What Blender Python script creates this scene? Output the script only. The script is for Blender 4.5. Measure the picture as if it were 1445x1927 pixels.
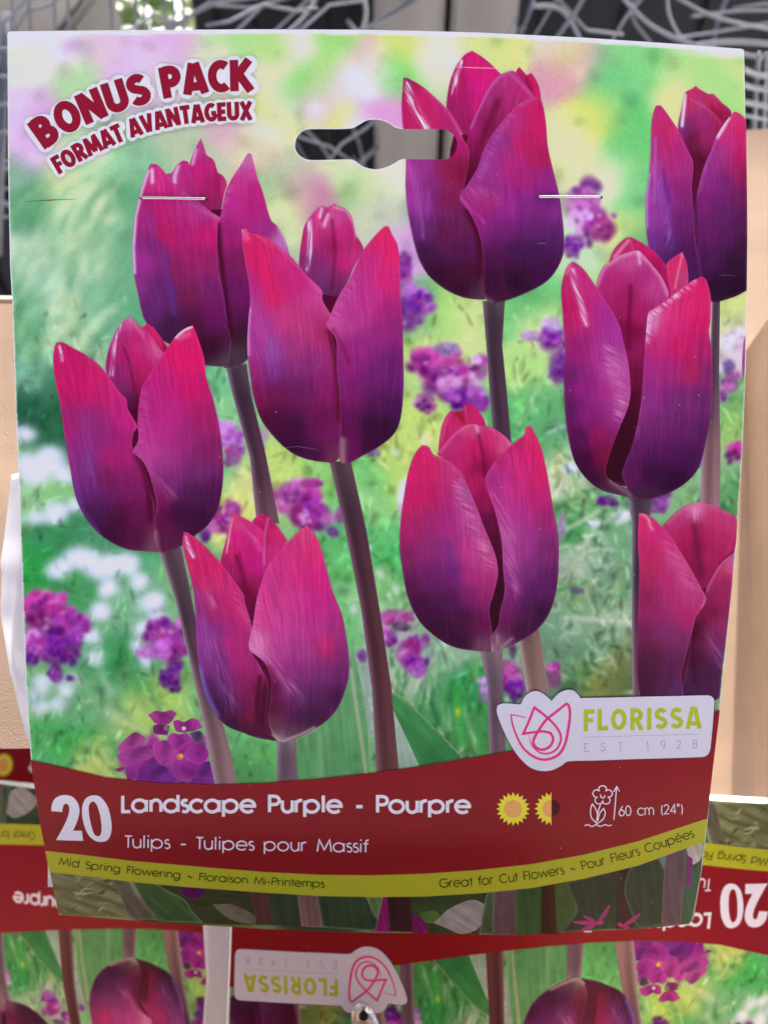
import bpy, bmesh, math, random
import numpy as np
from mathutils import Vector, Matrix
from mathutils.geometry import delaunay_2d_cdt

# ------------------------------------------------------------------ scene, camera, light
for o in list(bpy.data.objects):
    bpy.data.objects.remove(o, do_unlink=True)
scene = bpy.context.scene
COL = scene.collection
random.seed(7)
PW, PH, FPX = 1445.0, 1927.0, 1445.0           # photograph size and focal length in pixels
PITCH = math.radians(50)                        # camera looks down into the display box
CAM = Vector((0, 0, 1.15))
AX = Vector((1, 0, 0))
AU = Vector((0, math.sin(PITCH), math.cos(PITCH)))       # camera up
AN = Vector((0, -math.cos(PITCH), math.sin(PITCH)))      # towards the camera
ROT = Matrix((AX, AU, AN)).transposed()                  # camera frame -> world

cd = bpy.data.cameras.new('camera')
cd.sensor_fit = 'HORIZONTAL'; cd.sensor_width = 5.0; cd.lens = 5.0 * FPX / PW
cd.clip_start = 0.01; cd.clip_end = 200
cd.dof.use_dof = True; cd.dof.focus_distance = 0.207; cd.dof.aperture_fstop = 2.0
cam = bpy.data.objects.new('camera', cd); COL.objects.link(cam)
cam.matrix_world = Matrix.Translation(CAM) @ ROT.to_4x4()
scene.camera = cam

SUN = (AX * 0.13 + AU * 0.985 + AN * -0.12).normalized()    # sun high, just behind the card
world = bpy.data.worlds.new('World'); scene.world = world; world.use_nodes = True
nt = world.node_tree; nt.nodes.clear()
sky = nt.nodes.new('ShaderNodeTexSky'); sky.sky_type = 'NISHITA'; sky.sun_disc = False
sky.sun_elevation = math.asin(SUN.z); sky.sun_rotation = math.atan2(SUN.x, SUN.y)
sky.air_density = 0.25; sky.dust_density = 6.0; sky.ozone_density = 0.2
bg = nt.nodes.new('ShaderNodeBackground'); bg.inputs['Strength'].default_value = 0.12
wo = nt.nodes.new('ShaderNodeOutputWorld')
nt.links.new(sky.outputs[0], bg.inputs[0]); nt.links.new(bg.outputs[0], wo.inputs[0])
sd = bpy.data.lights.new('sun', 'SUN'); sd.energy = 4.0; sd.angle = math.radians(0.6); sd.color = (1.0, 0.95, 0.87)
sun = bpy.data.objects.new('sun', sd); COL.objects.link(sun)
sun.rotation_euler = SUN.to_track_quat('Z', 'Y').to_euler(); sun.location = (0, 1, 3)
scene.view_settings.view_transform = 'Standard'; scene.view_settings.look = 'None'
scene.view_settings.gamma = 1; scene.view_settings.exposure = 2.22
scene.view_settings.use_curve_mapping = False

# ------------------------------------------------------------------ helpers
def s2l(c):
    c = np.asarray(c, dtype=float) / 255.0
    return np.where(c <= 0.04045, c / 12.92, ((c + 0.055) / 1.055) ** 2.4)

INK = 1.18            # display colours in the photo -> reflectance of the ink
def ink(c):
    return np.clip(s2l(c) * INK - 0.006, 0.002, 0.86)

def tag(o, label=None, cat=None, group=None, kind=None):
    if label: o['label'] = label
    if cat: o['category'] = cat
    if group: o['group'] = group
    if kind: o['kind'] = kind
    return o

def thing(name, loc, label, cat, group=None, rot=None):
    o = bpy.data.objects.new(name, None); COL.objects.link(o)
    o.empty_display_size = 0.02
    o.matrix_world = Matrix.Translation(loc) @ (rot.to_4x4() if rot else Matrix.Identity(4))
    return tag(o, label, cat, group)

def link(name, me, mat, parent=None):
    o = bpy.data.objects.new(name, me); COL.objects.link(o)
    if mat and not me.materials: me.materials.append(mat)
    if parent: o.parent = parent
    return o

def shade(me, v=True):
    me.polygons.foreach_set('use_smooth', [v] * len(me.polygons))

def pbm(bm, name, mat, parent=None, smooth=False):
    me = bpy.data.meshes.new(name); bm.to_mesh(me); bm.free()
    shade(me, smooth)
    return link(name, me, mat, parent)

# node material helper
def mat_new(name, col=(0.5, 0.5, 0.5), rough=0.5, metal=0.0, spec=0.5, noise=None, bump=None, attr=None, coat=0.0):
    m = bpy.data.materials.new(name); m.use_nodes = True
    t = m.node_tree; b = t.nodes['Principled BSDF']
    b.inputs['Roughness'].default_value = rough; b.inputs['Metallic'].default_value = metal
    b.inputs['Specular IOR Level'].default_value = spec
    if coat:
        b.inputs['Coat Weight'].default_value = coat; b.inputs['Coat Roughness'].default_value = 0.12
    tc = t.nodes.new('ShaderNodeTexCoord')
    if attr:
        a = t.nodes.new('ShaderNodeAttribute'); a.attribute_name = attr
        src = a.outputs['Color']
    else:
        r = t.nodes.new('ShaderNodeRGB'); r.outputs[0].default_value = (*col, 1); src = r.outputs[0]
    if noise:
        sc, amt, stretch = noise
        mp = t.nodes.new('ShaderNodeMapping'); mp.inputs['Scale'].default_value = stretch
        nz = t.nodes.new('ShaderNodeTexNoise'); nz.inputs['Scale'].default_value = sc; nz.inputs['Detail'].default_value = 5
        t.links.new(tc.outputs['Object'], mp.inputs[0]); t.links.new(mp.outputs[0], nz.inputs['Vector'])
        mr = t.nodes.new('ShaderNodeMapRange'); mr.inputs['From Min'].default_value = 0.3; mr.inputs['From Max'].default_value = 0.7
        mr.inputs['To Min'].default_value = 1 - amt; mr.inputs['To Max'].default_value = 1 + amt
        t.links.new(nz.outputs['Fac'], mr.inputs['Value'])
        mx = t.nodes.new('ShaderNodeVectorMath'); mx.operation = 'SCALE'
        t.links.new(src, mx.inputs[0]); t.links.new(mr.outputs[0], mx.inputs['Scale']); src = mx.outputs[0]
    t.links.new(src, b.inputs['Base Color'])
    if bump:
        sc, st, dist = bump
        nb = t.nodes.new('ShaderNodeTexNoise'); nb.inputs['Scale'].default_value = sc; nb.inputs['Detail'].default_value = 4
        t.links.new(tc.outputs['Object'], nb.inputs['Vector'])
        bp = t.nodes.new('ShaderNodeBump'); bp.inputs['Strength'].default_value = st; bp.inputs['Distance'].default_value = dist
        t.links.new(nb.outputs['Fac'], bp.inputs['Height']); t.links.new(bp.outputs[0], b.inputs['Normal'])
    return m

M_PRINT = mat_new('laminated_print', attr='Col', rough=0.30, spec=0.12, noise=(2600, 0.035, (1, 1, 1)), bump=(1500, 0.05, 0.0001))
M_PAPER = mat_new('card_paper', (0.78, 0.77, 0.74), 0.8, noise=(900, 0.08, (1, 1, 1)), bump=(2500, 0.3, 0.0002))
M_STEEL = mat_new('staple_steel', (0.50, 0.49, 0.48), 0.3, 1.0, noise=(800, 0.08, (1, 1, 1)))
M_CARD = mat_new('corrugated_cardboard', (0.41, 0.29, 0.205), 0.85, spec=0.2, noise=(45, 0.08, (0.5, 1.3, 1)), bump=(1700, 0.4, 0.0004))
M_GREYPAINT = mat_new('grey_paint', (0.27, 0.255, 0.245), 0.55, noise=(30, 0.14, (1, 1, 0.2)))
M_WIRE = mat_new('galvanised_wire', (0.17, 0.195, 0.235), 0.38, 0.4, noise=(60, 0.15, (1, 1, 1)))
M_BLACK = mat_new('black_plastic', (0.009, 0.011, 0.016), 0.5, spec=0.2, noise=(25, 0.3, (1, 1, 1)))

def plastic_film():
    m = bpy.data.materials.new('milky_plastic_film'); m.use_nodes = True
    t = m.node_tree; b = t.nodes['Principled BSDF']; out = t.nodes['Material Output']
    b.inputs['Base Color'].default_value = (0.74, 0.73, 0.77, 1); b.inputs['Roughness'].default_value = 0.22
    tl = t.nodes.new('ShaderNodeBsdfTranslucent'); tl.inputs[0].default_value = (0.8, 0.79, 0.82, 1)
    tr = t.nodes.new('ShaderNodeBsdfTransparent')
    m1 = t.nodes.new('ShaderNodeMixShader'); m1.inputs[0].default_value = 0.35
    m2 = t.nodes.new('ShaderNodeMixShader'); m2.inputs[0].default_value = 0.12
    tc = t.nodes.new('ShaderNodeTexCoord'); nz = t.nodes.new('ShaderNodeTexNoise'); nz.inputs['Scale'].default_value = 90
    nz.inputs['Detail'].default_value = 2
    bp = t.nodes.new('ShaderNodeBump'); bp.inputs['Strength'].default_value = 0.5; bp.inputs['Distance'].default_value = 0.003
    t.links.new(tc.outputs['Object'], nz.inputs['Vector']); t.links.new(nz.outputs['Fac'], bp.inputs['Height'])
    t.links.new(bp.outputs[0], b.inputs['Normal'])
    t.links.new(b.outputs[0], m1.inputs[1]); t.links.new(tl.outputs[0], m1.inputs[2])
    t.links.new(m1.outputs[0], m2.inputs[1]); t.links.new(tr.outputs[0], m2.inputs[2]); t.links.new(m2.outputs[0], out.inputs[0])
    return m
M_FILM = plastic_film()

# ------------------------------------------------------------------ the card's real shape
# Depth of the sheet below its top edge: flat at the top, curling back towards the bottom, bowed across.
_dy = [0, 75, 500, 700, 900, 1000, 1200, 1330, 1475, 1600, 1738, 1900]
_dv = [1.0, 1.0, 1.0, 1.007, 1.020, 1.0275, 1.0482, 1.0640, 1.0890, 1.1190, 1.1620, 1.223]
_fy = np.linspace(0, 1900, 381); _fv = np.interp(_fy, _dy, _dv)
_k = np.exp(-np.linspace(-3, 3, 61) ** 2 / 2); _k /= _k.sum()
_fv = np.convolve(np.pad(_fv, 30, mode='reflect', reflect_type='odd'), _k, mode='valid')
def depth(px, py):
    px = np.asarray(px, float); py = np.asarray(py, float)
    d = np.interp(py, _fy, _fv)
    bow = 1 - ((px - 715) / 690.0) ** 2
    k = 0.012 + 0.010 * np.clip((py - 900) / 850, 0, 1)
    return 0.2 * d * (1 - k * bow)
LAY = 1.6e-5
def cam_pt(px, py, lay=0.0, back=0.0):
    px = np.asarray(px, float); py = np.asarray(py, float)
    D = depth(px, py) - lay * LAY + back
    return np.stack([(px - PW / 2) / FPX * D, -(py - PH / 2) / FPX * D, -D], -1)
ORG = cam_pt(720, 1745)                       # bottom middle of the card = origin of the pack
def loc_pt(px, py, lay=0.0, back=0.0):
    return cam_pt(px, py, lay, back) - ORG
def W(px, py, D):                              # place on a line of sight at a given distance
    return CAM + AX * ((px - PW / 2) / FPX * D) + AU * (-(py - PH / 2) / FPX * D) - AN * D
def WY(px, py, y):                             # where that line of sight reaches a given distance north
    d = AX * ((px - PW / 2) / FPX) + AU * (-(py - PH / 2) / FPX) - AN
    return CAM + d * (y / d.y)

# ------------------------------------------------------------------ 2D tools for the print
def vnoise(x, y, seed=0):
    x = np.asarray(x, float); y = np.asarray(y, float)
    xi = np.floor(x).astype(np.int64); yi = np.floor(y).astype(np.int64); fx = x - xi; fy = y - yi
    fx = fx * fx * (3 - 2 * fx); fy = fy * fy * (3 - 2 * fy)
    def h(a, b):
        n = (a * 374761393 + b * 668265263 + seed * 1442695041) & 0x7fffffff
        n = ((n ^ (n >> 13)) * 1274126177) & 0x7fffffff
        return ((n ^ (n >> 16)) & 0xffff) / 65535.0
    return (h(xi, yi) * (1 - fx) + h(xi + 1, yi) * fx) * (1 - fy) + (h(xi, yi + 1) * (1 - fx) + h(xi + 1, yi + 1) * fx) * fy

def resample(P, h, closed=True):
    P = np.asarray(P, float); out = []
    n = len(P)
    for i in range(n if closed else n - 1):
        a, b = P[i], P[(i + 1) % n]
        k = max(1, int(math.ceil(np.linalg.norm(b - a) / h)))
        for j in range(k): out.append(a + (b - a) * j / k)
    if not closed: out.append(P[-1])
    return np.array(out)

def smooth_loop(P, n=5, sharp=55):
    """Catmull-Rom through a closed outline; keeps corners sharper than the given turn."""
    P = np.asarray(P, float); m = len(P); out = []
    T = np.zeros_like(P); corner = []
    for i in range(m):
        a, b, c = P[i - 1], P[i], P[(i + 1) % m]
        u, v = b - a, c - b
        ang = abs(math.degrees(math.atan2(u[0] * v[1] - u[1] * v[0], float(np.dot(u, v)))))
        corner.append(ang > sharp); T[i] = (c - a) * 0.5
    for i in range(m):
        j = (i + 1) % m; p0, p1 = P[i], P[j]; L = np.linalg.norm(p1 - p0)
        def tan(k, other):
            if corner[k]: return (p1 - p0)
            t = T[k]; l = np.linalg.norm(t) + 1e-9
            return t / l * min(l, L * 1.0)
        t0, t1 = tan(i, j), tan(j, i)
        for k in range(n):
            s = k / n
            out.append((2*s**3-3*s**2+1)*p0 + (s**3-2*s**2+s)*t0 + (-2*s**3+3*s**2)*p1 + (s**3-s**2)*t1)
    return np.array(out)

def inside(pts, poly):
    x, y = pts[:, 0], pts[:, 1]; r = np.zeros(len(pts), bool); n = len(poly)
    for i in range(n):
        x0, y0 = poly[i]; x1, y1 = poly[(i + 1) % n]
        if y0 == y1: continue
        c = (y0 > y) != (y1 > y)
        r ^= c & (x < (x1 - x0) * (y - y0) / (y1 - y0) + x0)
    return r

def seg_dist(pts, line, closed=False):
    line = np.asarray(line, float); d = np.full(len(pts), 1e9)
    n = len(line)
    for i in range(n if closed else n - 1):
        a, b = line[i], line[(i + 1) % n]; ab = b - a; L = float(ab @ ab) + 1e-9
        t = np.clip(((pts - a) @ ab) / L, 0, 1)
        d = np.minimum(d, np.hypot(*(pts - a - t[:, None] * ab).T))
    return d

def fill(poly, h, holes=()):
    """Triangulate an outline with inner points every h pixels."""
    loops = [resample(poly, h)] + [resample(q, h) for q in holes]
    mn, mx = loops[0].min(0), loops[0].max(0)
    gx = np.arange(mn[0] + h * .5, mx[0], h); gy = np.arange(mn[1] + h * .5, mx[1], h * .866)
    X, Y = np.meshgrid(gx, gy); X = X + (np.arange(len(gy)) % 2)[:, None] * h * .5
    g = np.stack([X.ravel(), Y.ravel()], 1)
    raw = [np.asarray(poly, float)] + [np.asarray(q, float) for q in holes]
    k = inside(g, raw[0])
    for q in raw[1:]: k &= ~inside(g, q)
    g = g[k]
    if len(g):
        d = np.full(len(g), 1e9)
        for q in raw: d = np.minimum(d, seg_dist(g, q, True))
        g = g[d > h * .45]
    vs = []; es = []
    for q in loops:
        s = len(vs); vs += [Vector((float(a), float(b))) for a, b in q]
        es += [(s + i, s + (i + 1) % len(q)) for i in range(len(q))]
    vs += [Vector((float(a), float(b))) for a, b in g]
    v, e, f, *_ = delaunay_2d_cdt(vs, es, [], 1, 1e-4)
    V = np.array([(p.x, p.y) for p in v]); F = np.array([t for t in f if len(t) == 3], dtype=np.int64)
    if holes:
        c = V[F].mean(1); k = np.ones(len(F), bool)
        for q in raw[1:]: k &= ~inside(c, q)
        F = F[k]
    return V, F

class Print:
    """Collects flat pieces of print (pixel positions, triangles, layer heights, colours) for one mesh."""
    def __init__(self): self.v = []; self.f = []; self.l = []; self.c = []; self.n = 0
    def add(self, V, F, lay, C):
        V = np.asarray(V, float); F = np.asarray(F, dtype=np.int64)
        C = np.asarray(C, float)
        if C.ndim == 1: C = np.tile(C, (len(V), 1))
        a = V[F[:, 0]]; b = V[F[:, 1]]; c = V[F[:, 2]]
        cr = (b[:, 0]-a[:, 0])*(c[:, 1]-a[:, 1]) - (b[:, 1]-a[:, 1])*(c[:, 0]-a[:, 0])
        F = F[np.abs(cr) > 1e-6]; cr = cr[np.abs(cr) > 1e-6]
        F = np.where((cr > 0)[:, None], F[:, ::-1], F)       # face the viewer (pixel y runs down)
        self.v.append(V); self.f.append(F + self.n); self.l.append(np.full(len(V), float(lay))); self.c.append(C); self.n += len(V)
    def build(self, name, parent, mat=None, label=None):
        V = np.concatenate(self.v); F = np.concatenate(self.f); L = np.concatenate(self.l); C = np.concatenate(self.c)
        P = loc_pt(V[:, 0], V[:, 1], L)
        me = bpy.data.meshes.new(name)
        me.vertices.add(len(P)); me.vertices.foreach_set('co', P.astype(np.float32).ravel())
        me.loops.add(F.size); me.loops.foreach_set('vertex_index', F.astype(np.int32).ravel())
        me.polygons.add(len(F)); me.polygons.foreach_set('loop_start', (np.arange(len(F)) * 3).astype(np.int32))
        me.update(calc_edges=True)
        at = me.color_attributes.new('Col', 'FLOAT_COLOR', 'POINT')
        rgba = np.ones((len(P), 4), np.float32); rgba[:, :3] = ink(C)
        at.data.foreach_set('color', rgba.ravel())
        shade(me); me.validate()
        o = link(name, me, mat or M_PRINT, parent)
        if label: o['label'] = label
        return o

def ctrl_color(pts, ctrl, eps):
    P = np.array([c[0] for c in ctrl], float); C = np.array([c[1] for c in ctrl], float)
    num = np.zeros((len(pts), 3)); den = np.zeros(len(pts))
    for p, c in zip(P, C):
        w = 1.0 / (((pts - p) ** 2).sum(1) + eps * eps) ** 1.7
        num += w[:, None] * c; den += w
    return num / den[:, None]

def stroke_mix(pts, C, line, w, col, a, streak=None, seed=0):
    d = seg_dist(pts, line); m = a * np.exp(-(d / w) ** 2)
    if streak is not None:
        t = math.radians(streak); u = pts[:, 0] * math.cos(t) + pts[:, 1] * math.sin(t); v = -pts[:, 0] * math.sin(t) + pts[:, 1] * math.cos(t)
        n = vnoise(v / 1.9, u / 22, seed + 5)
        m = m * np.clip((n - 0.25) * 2.0, 0, 1.3)
    m = np.clip(m, 0, 1)[:, None]
    return C * (1 - m) + np.asarray(col, float) * m

# ribbons and lettering
def ribbon(pr, line, hw, lay, col, closed=False, cap='butt', step=18):
    L = np.asarray(line, float)
    keep = [0] + [i for i in range(1, len(L)) if np.linalg.norm(L[i] - L[i - 1]) > 1e-3]
    L = L[keep]
    if closed and np.linalg.norm(L[0] - L[-1]) < 1e-3: L = L[:-1]
    L = resample(L, step, closed); n = len(L)
    if n < 2: return
    hw = np.full(n, hw) if np.isscalar(hw) else np.interp(np.linspace(0, 1, n), np.linspace(0, 1, len(hw)), hw)
    nor = np.zeros_like(L); sc = np.ones(n)
    for i in range(n):
        if closed: a, b = L[i] - L[i - 1], L[(i + 1) % n] - L[i]
        else: a = L[i] - L[i - 1] if i else L[1] - L[0]; b = L[i + 1] - L[i] if i < n - 1 else L[i] - L[i - 1]
        a = a / (np.linalg.norm(a) + 1e-9); b = b / (np.linalg.norm(b) + 1e-9)
        t = a + b; l = np.linalg.norm(t)
        t = b if l < 1e-6 else t / l
        nor[i] = (-t[1], t[0]); sc[i] = min(1.9, 1 / max(0.3, abs(float(t @ b))))
    A = L + nor * (hw * sc)[:, None]; B = L - nor * (hw * sc)[:, None]
    V = np.concatenate([A, B]); F = []
    for i in range(n if closed else n - 1):
        j = (i + 1) % n; F += [(i, j, n + j), (i, n + j, n + i)]
    pr.add(V, F, lay, col)
    if cap == 'round':
        ends = [0, n - 1] if not closed else []
        for i in range(1, n - 1):
            a, b = L[i] - L[i - 1], L[i + 1] - L[i]
            if abs(math.atan2(a[0]*b[1]-a[1]*b[0], float(a @ b))) > 0.45: ends.append(i)
        for q, i in enumerate(ends):
            disc(pr, L[i], hw[i], hw[i], lay + 0.02 * (q + 1), col, 14)
def disc(pr, c, rx, ry, lay, col, n=24, a0=0.0, a1=360.0):
    an = np.radians(np.linspace(a0, a1, n + 1))
    V = [c] + [(c[0] + rx * math.cos(a), c[1] - ry * math.sin(a)) for a in an]
    pr.add(V, [(0, i + 1, i + 2) for i in range(n)], lay, col)

def arc(cx, cy, rx, ry, a0, a1, n=14):
    return [(cx + rx * math.cos(math.radians(a0 + (a1 - a0) * i / n)), cy + ry * math.sin(math.radians(a0 + (a1 - a0) * i / n))) for i in range(n + 1)]
XH = 0.74; RB = 0.36
def bowl(cx): return arc(cx, XH / 2, RB, XH / 2, 0, 360, 28)
_sS = arc(.29, .755, .235, .225, 35, 262, 12) + arc(.29, .265, .26, .255, 80, -145, 12)
_ss = arc(.2, .565, .15, .165, 40, 265, 9) + arc(.2, .2, .175, .2, 82, -140, 9)
GEO = {' ': (.60, []), 'o': (.88, [bowl(.40)]), 'a': (.93, [bowl(.40), [(.76, 0), (.76, XH)]]),
 'd': (.93, [bowl(.40), [(.76, 0), (.76, 1.06)]]), 'p': (.93, [bowl(.42), [(.06, -.3), (.06, XH)]]),
 'g': (.93, [bowl(.40), [(.76, XH), (.76, -.02)] + arc(.42, -.02, .34, .27, 0, -150, 12)]),
 'c': (.78, [arc(.40, XH / 2, RB, XH / 2, 42, 318, 20)]),
 'e': (.86, [[(.05, .38), (.755, .38)] + arc(.40, XH / 2, RB, XH / 2, 4, 318, 22)]),
 'n': (.72, [[(.07, 0), (.07, XH)], [(.07, .38)] + arc(.33, .42, .26, .32, 175, 0, 12) + [(.59, 0)]]),
 'm': (1.12, [[(.07, 0), (.07, XH)], [(.07, .4)] + arc(.29, .46, .22, .28, 175, 0, 10) + [(.51, 0)], [(.51, .4)] + arc(.75, .46, .24, .28, 175, 0, 10) + [(.99, 0)]]),
 'u': (.72, [[(.07, XH), (.07, .32)] + arc(.33, .32, .26, .32, 180, 360, 12) + [(.59, XH)], [(.59, XH), (.59, 0)]]),
 'r': (.46, [[(.07, 0), (.07, XH)], [(.07, .38)] + arc(.30, .44, .23, .30, 172, 72, 8)]),
 's': (.44, [_ss]), 't': (.38, [[(.18, 0), (.18, 1.0)], [(.01, XH - .02), (.36, XH - .02)]]),
 'f': (.38, [[(.15, 0), (.15, .82)] + arc(.36, .82, .21, .22, 180, 92, 8), [(.0, XH - .02), (.34, XH - .02)]]),
 'i': (.28, [[(.1, 0), (.1, XH)], [(.1, .96), (.1, 1.07)]]), 'l': (.28, [[(.1, 0), (.1, 1.06)]]),
 'w': (1.08, [[(.02, XH), (.26, .02), (.51, XH - .05), (.76, .02), (1.0, XH)]]),
 '-': (.52, [[(.08, .36), (.42, .36)]]), '~': (.74, [[(.08, .36)] + arc(.22, .36, .14, .1, 180, 20, 6) + arc(.48, .36, .14, .1, 200, 345, 6)]),
 'L': (.56, [[(.08, 1), (.08, 0), (.48, 0)]]), 'P': (.68, [[(.08, 0), (.08, 1), (.32, 1)] + arc(.34, .74, .25, .26, 88, -88, 12) + [(.08, .48)]]),
 'T': (.52, [[(.26, 0), (.26, 1)], [(.02, .98), (.5, .98)]]), 'M': (1.14, [[(.08, 0), (.2, 1), (.56, .14), (.92, 1), (1.04, 0)]]),
 'S': (.64, [_sS]), 'F': (.56, [[(.08, 0), (.08, .985), (.5, .985)], [(.08, .54), (.47, .54)]]),
 'G': (1.08, [arc(.53, .5, .48, .5, 42, 360, 26) + [(.6, .5)]]), 'C': (1.0, [arc(.53, .5, .48, .5, 45, 315, 24)]),
 '6': (.72, [arc(.34, .3, .28, .3, 0, 360, 22), [(.09, .44), (.46, 1.0)]]), '0': (.72, [arc(.34, .5, .28, .5, 0, 360, 26)]),
 '2': (.72, [arc(.33, .7, .25, .28, 165, -35, 14) + [(.08, .03), (.6, .03)]]), '4': (.72, [[(.5, 0), (.5, 1), (.06, .27), (.64, .27)]]),
 '(': (.36, [arc(.45, .42, .3, .66, 130, 230, 10)]), ')': (.36, [arc(-.1, .42, .3, .66, 50, -50, 10)]), '"': (.42, [[(.1, 1.02), (.1, .72)], [(.26, 1.02), (.26, .72)]]),
 '1': (.5, [[(.1, .84), (.28, .98), (.28, 0)], [(.12, 0), (.44, 0)]]), '9': (.72, [arc(.34, .7, .26, .29, 0, 360, 20), arc(.18, .7, .42, .7, 0, -72, 12)]),
 '8': (.72, [arc(.34, .75, .22, .24, 0, 360, 18), arc(.34, .26, .27, .26, 0, 360, 18)]), '.': (.3, [[(.12, 0), (.12, .09)]]),
 'E': (.7, [[(.14, 0), (.14, .98), (.56, .98), (.56, .84)], [(.14, .5), (.44, .5)], [(.02, 0), (.6, 0), (.6, .16)], [(.02, .98), (.14, .98)]])}
GEO['é'] = (.86, GEO['e'][1] + [[(.36, .86), (.52, 1.06)]])
_cS = arc(.31, .70, .19, .18, 25, 255, 12) + arc(.31, .30, .20, .18, 75, -155, 12)
CND = {' ': (.34, []), 'B': (.66, [[(.13, 0), (.13, 1)], [(.13, .885), (.31, .885)] + arc(.31, .70, .17, .185, 88, -88, 8) + [(.13, .515)], [(.13, .50)] + [(.33, .50)] + arc(.33, .31, .19, .19, 88, -88, 8) + [(.13, .115)]]),
 'O': (.78, [arc(.38, .5, .255, .385, 0, 360, 26)]), 'N': (.76, [[(.13, 0), (.13, 1)], [(.14, .96), (.6, .04)], [(.61, 0), (.61, 1)]]),
 'U': (.72, [[(.13, 1), (.13, .34)] + arc(.35, .34, .22, .225, 180, 360, 12) + [(.57, 1)]]), 'S': (.62, [_cS]),
 'P': (.62, [[(.13, 0), (.13, 1)], [(.13, .885), (.31, .885)] + arc(.31, .67, .19, .215, 88, -88, 10) + [(.13, .455)]]),
 'R': (.66, [[(.13, 0), (.13, 1)], [(.13, .885), (.31, .885)] + arc(.31, .68, .19, .205, 88, -88, 10) + [(.13, .475)], [(.3, .48), (.54, 0)]]),
 'A': (.74, [[(.1, 0), (.33, .99)], [(.64, 0), (.41, .99)], [(.2, .24), (.54, .24)]]), 'C': (.64, [arc(.40, .5, .265, .385, 52, 308, 18)]),
 'K': (.68, [[(.13, 0), (.13, 1)], [(.16, .42), (.58, 1.0)], [(.26, .56), (.62, 0)]]), 'F': (.54, [[(.13, 0), (.13, 1)], [(.13, .885), (.52, .885)], [(.13, .5), (.47, .5)]]),
 'M': (.94, [[(.1, 0), (.2, 1)], [(.2, .96), (.46, .12)], [(.46, .12), (.72, .96)], [(.72, 1), (.82, 0)]]), 'T': (.56, [[(.28, 0), (.28, 1)], [(.0, .885), (.56, .885)]]),
 'V': (.7, [[(.1, 1), (.32, .02)], [(.6, 1), (.38, .02)]]), 'G': (.72, [arc(.40, .5, .265, .385, 52, 345, 18), [(.40, .44), (.68, .44)]]),
 'E': (.54, [[(.13, 0), (.13, 1)], [(.13, .885), (.5, .885)], [(.13, .5), (.46, .5)], [(.13, .115), (.5, .115)]]),
 'X': (.7, [[(.1, 0), (.6, 1)], [(.6, 0), (.1, 1)]]), 'I': (.28, [[(.14, 0), (.14, 1)]]), 'L': (.52, [[(.13, 1), (.13, 0)], [(.13, .115), (.5, .115)]])}

def lettering(pr, text, path, cap, sw, lay, col, font=GEO, outline=0.0, track=0.0, inset=True, shear=0.0):
    """Set a line of text along a path (pixels); the text spans the whole path."""
    path = resample(np.asarray(path, float), 4, False)
    seg = np.hypot(*np.diff(path, axis=0).T); S = np.concatenate([[0], np.cumsum(seg)])
    adv = [font[c][0] + track for c in text]; tot = sum(adv) - track; kx = S[-1] / tot
    def place(x, y):
        s = min(max(x * kx, 0), S[-1] * 0.99999)
        i = max(0, min(len(S) - 2, int(np.searchsorted(S, s) - 1)))
        lo, hi = max(0, i - 4), min(len(path) - 1, i + 5)
        t = path[hi] - path[lo]; t = t / np.linalg.norm(t); nrm = np.array((t[1], -t[0]))
        p = path[i] + (path[i + 1] - path[i]) * (s - S[i]) / max(1e-9, S[i + 1] - S[i])
        return p + t * (x * kx - s) + nrm * y * cap
    x = 0.0; q = 0
    for c, a in zip(text, adv):
        w = font[c][0]
        # lay each letter out rigidly at its own place on the path
        o = place(x + w / 2, 0); e = place(x + w / 2, 1); up = (e - o); rt = np.array((-up[1], up[0])) / cap * kx
        for st in font[c][1]:
            q += 1
            y0, y1 = (sw / 2 / cap, 1 - sw / 2 / cap) if inset else (0, 1)
            L = [o + rt * (px_ - w / 2 + shear * py_) + up * (y0 + py_ * (y1 - y0) if inset else py_) for px_, py_ in st]
            cl = len(L) > 10 and np.linalg.norm(L[0] - L[-1]) < 0.05 * cap
            ribbon(pr, L, sw / 2 + outline, lay + 0.12 * (q % 7), col, closed=cl, cap='round' if outline else 'butt', step=8)
        x += a
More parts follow.
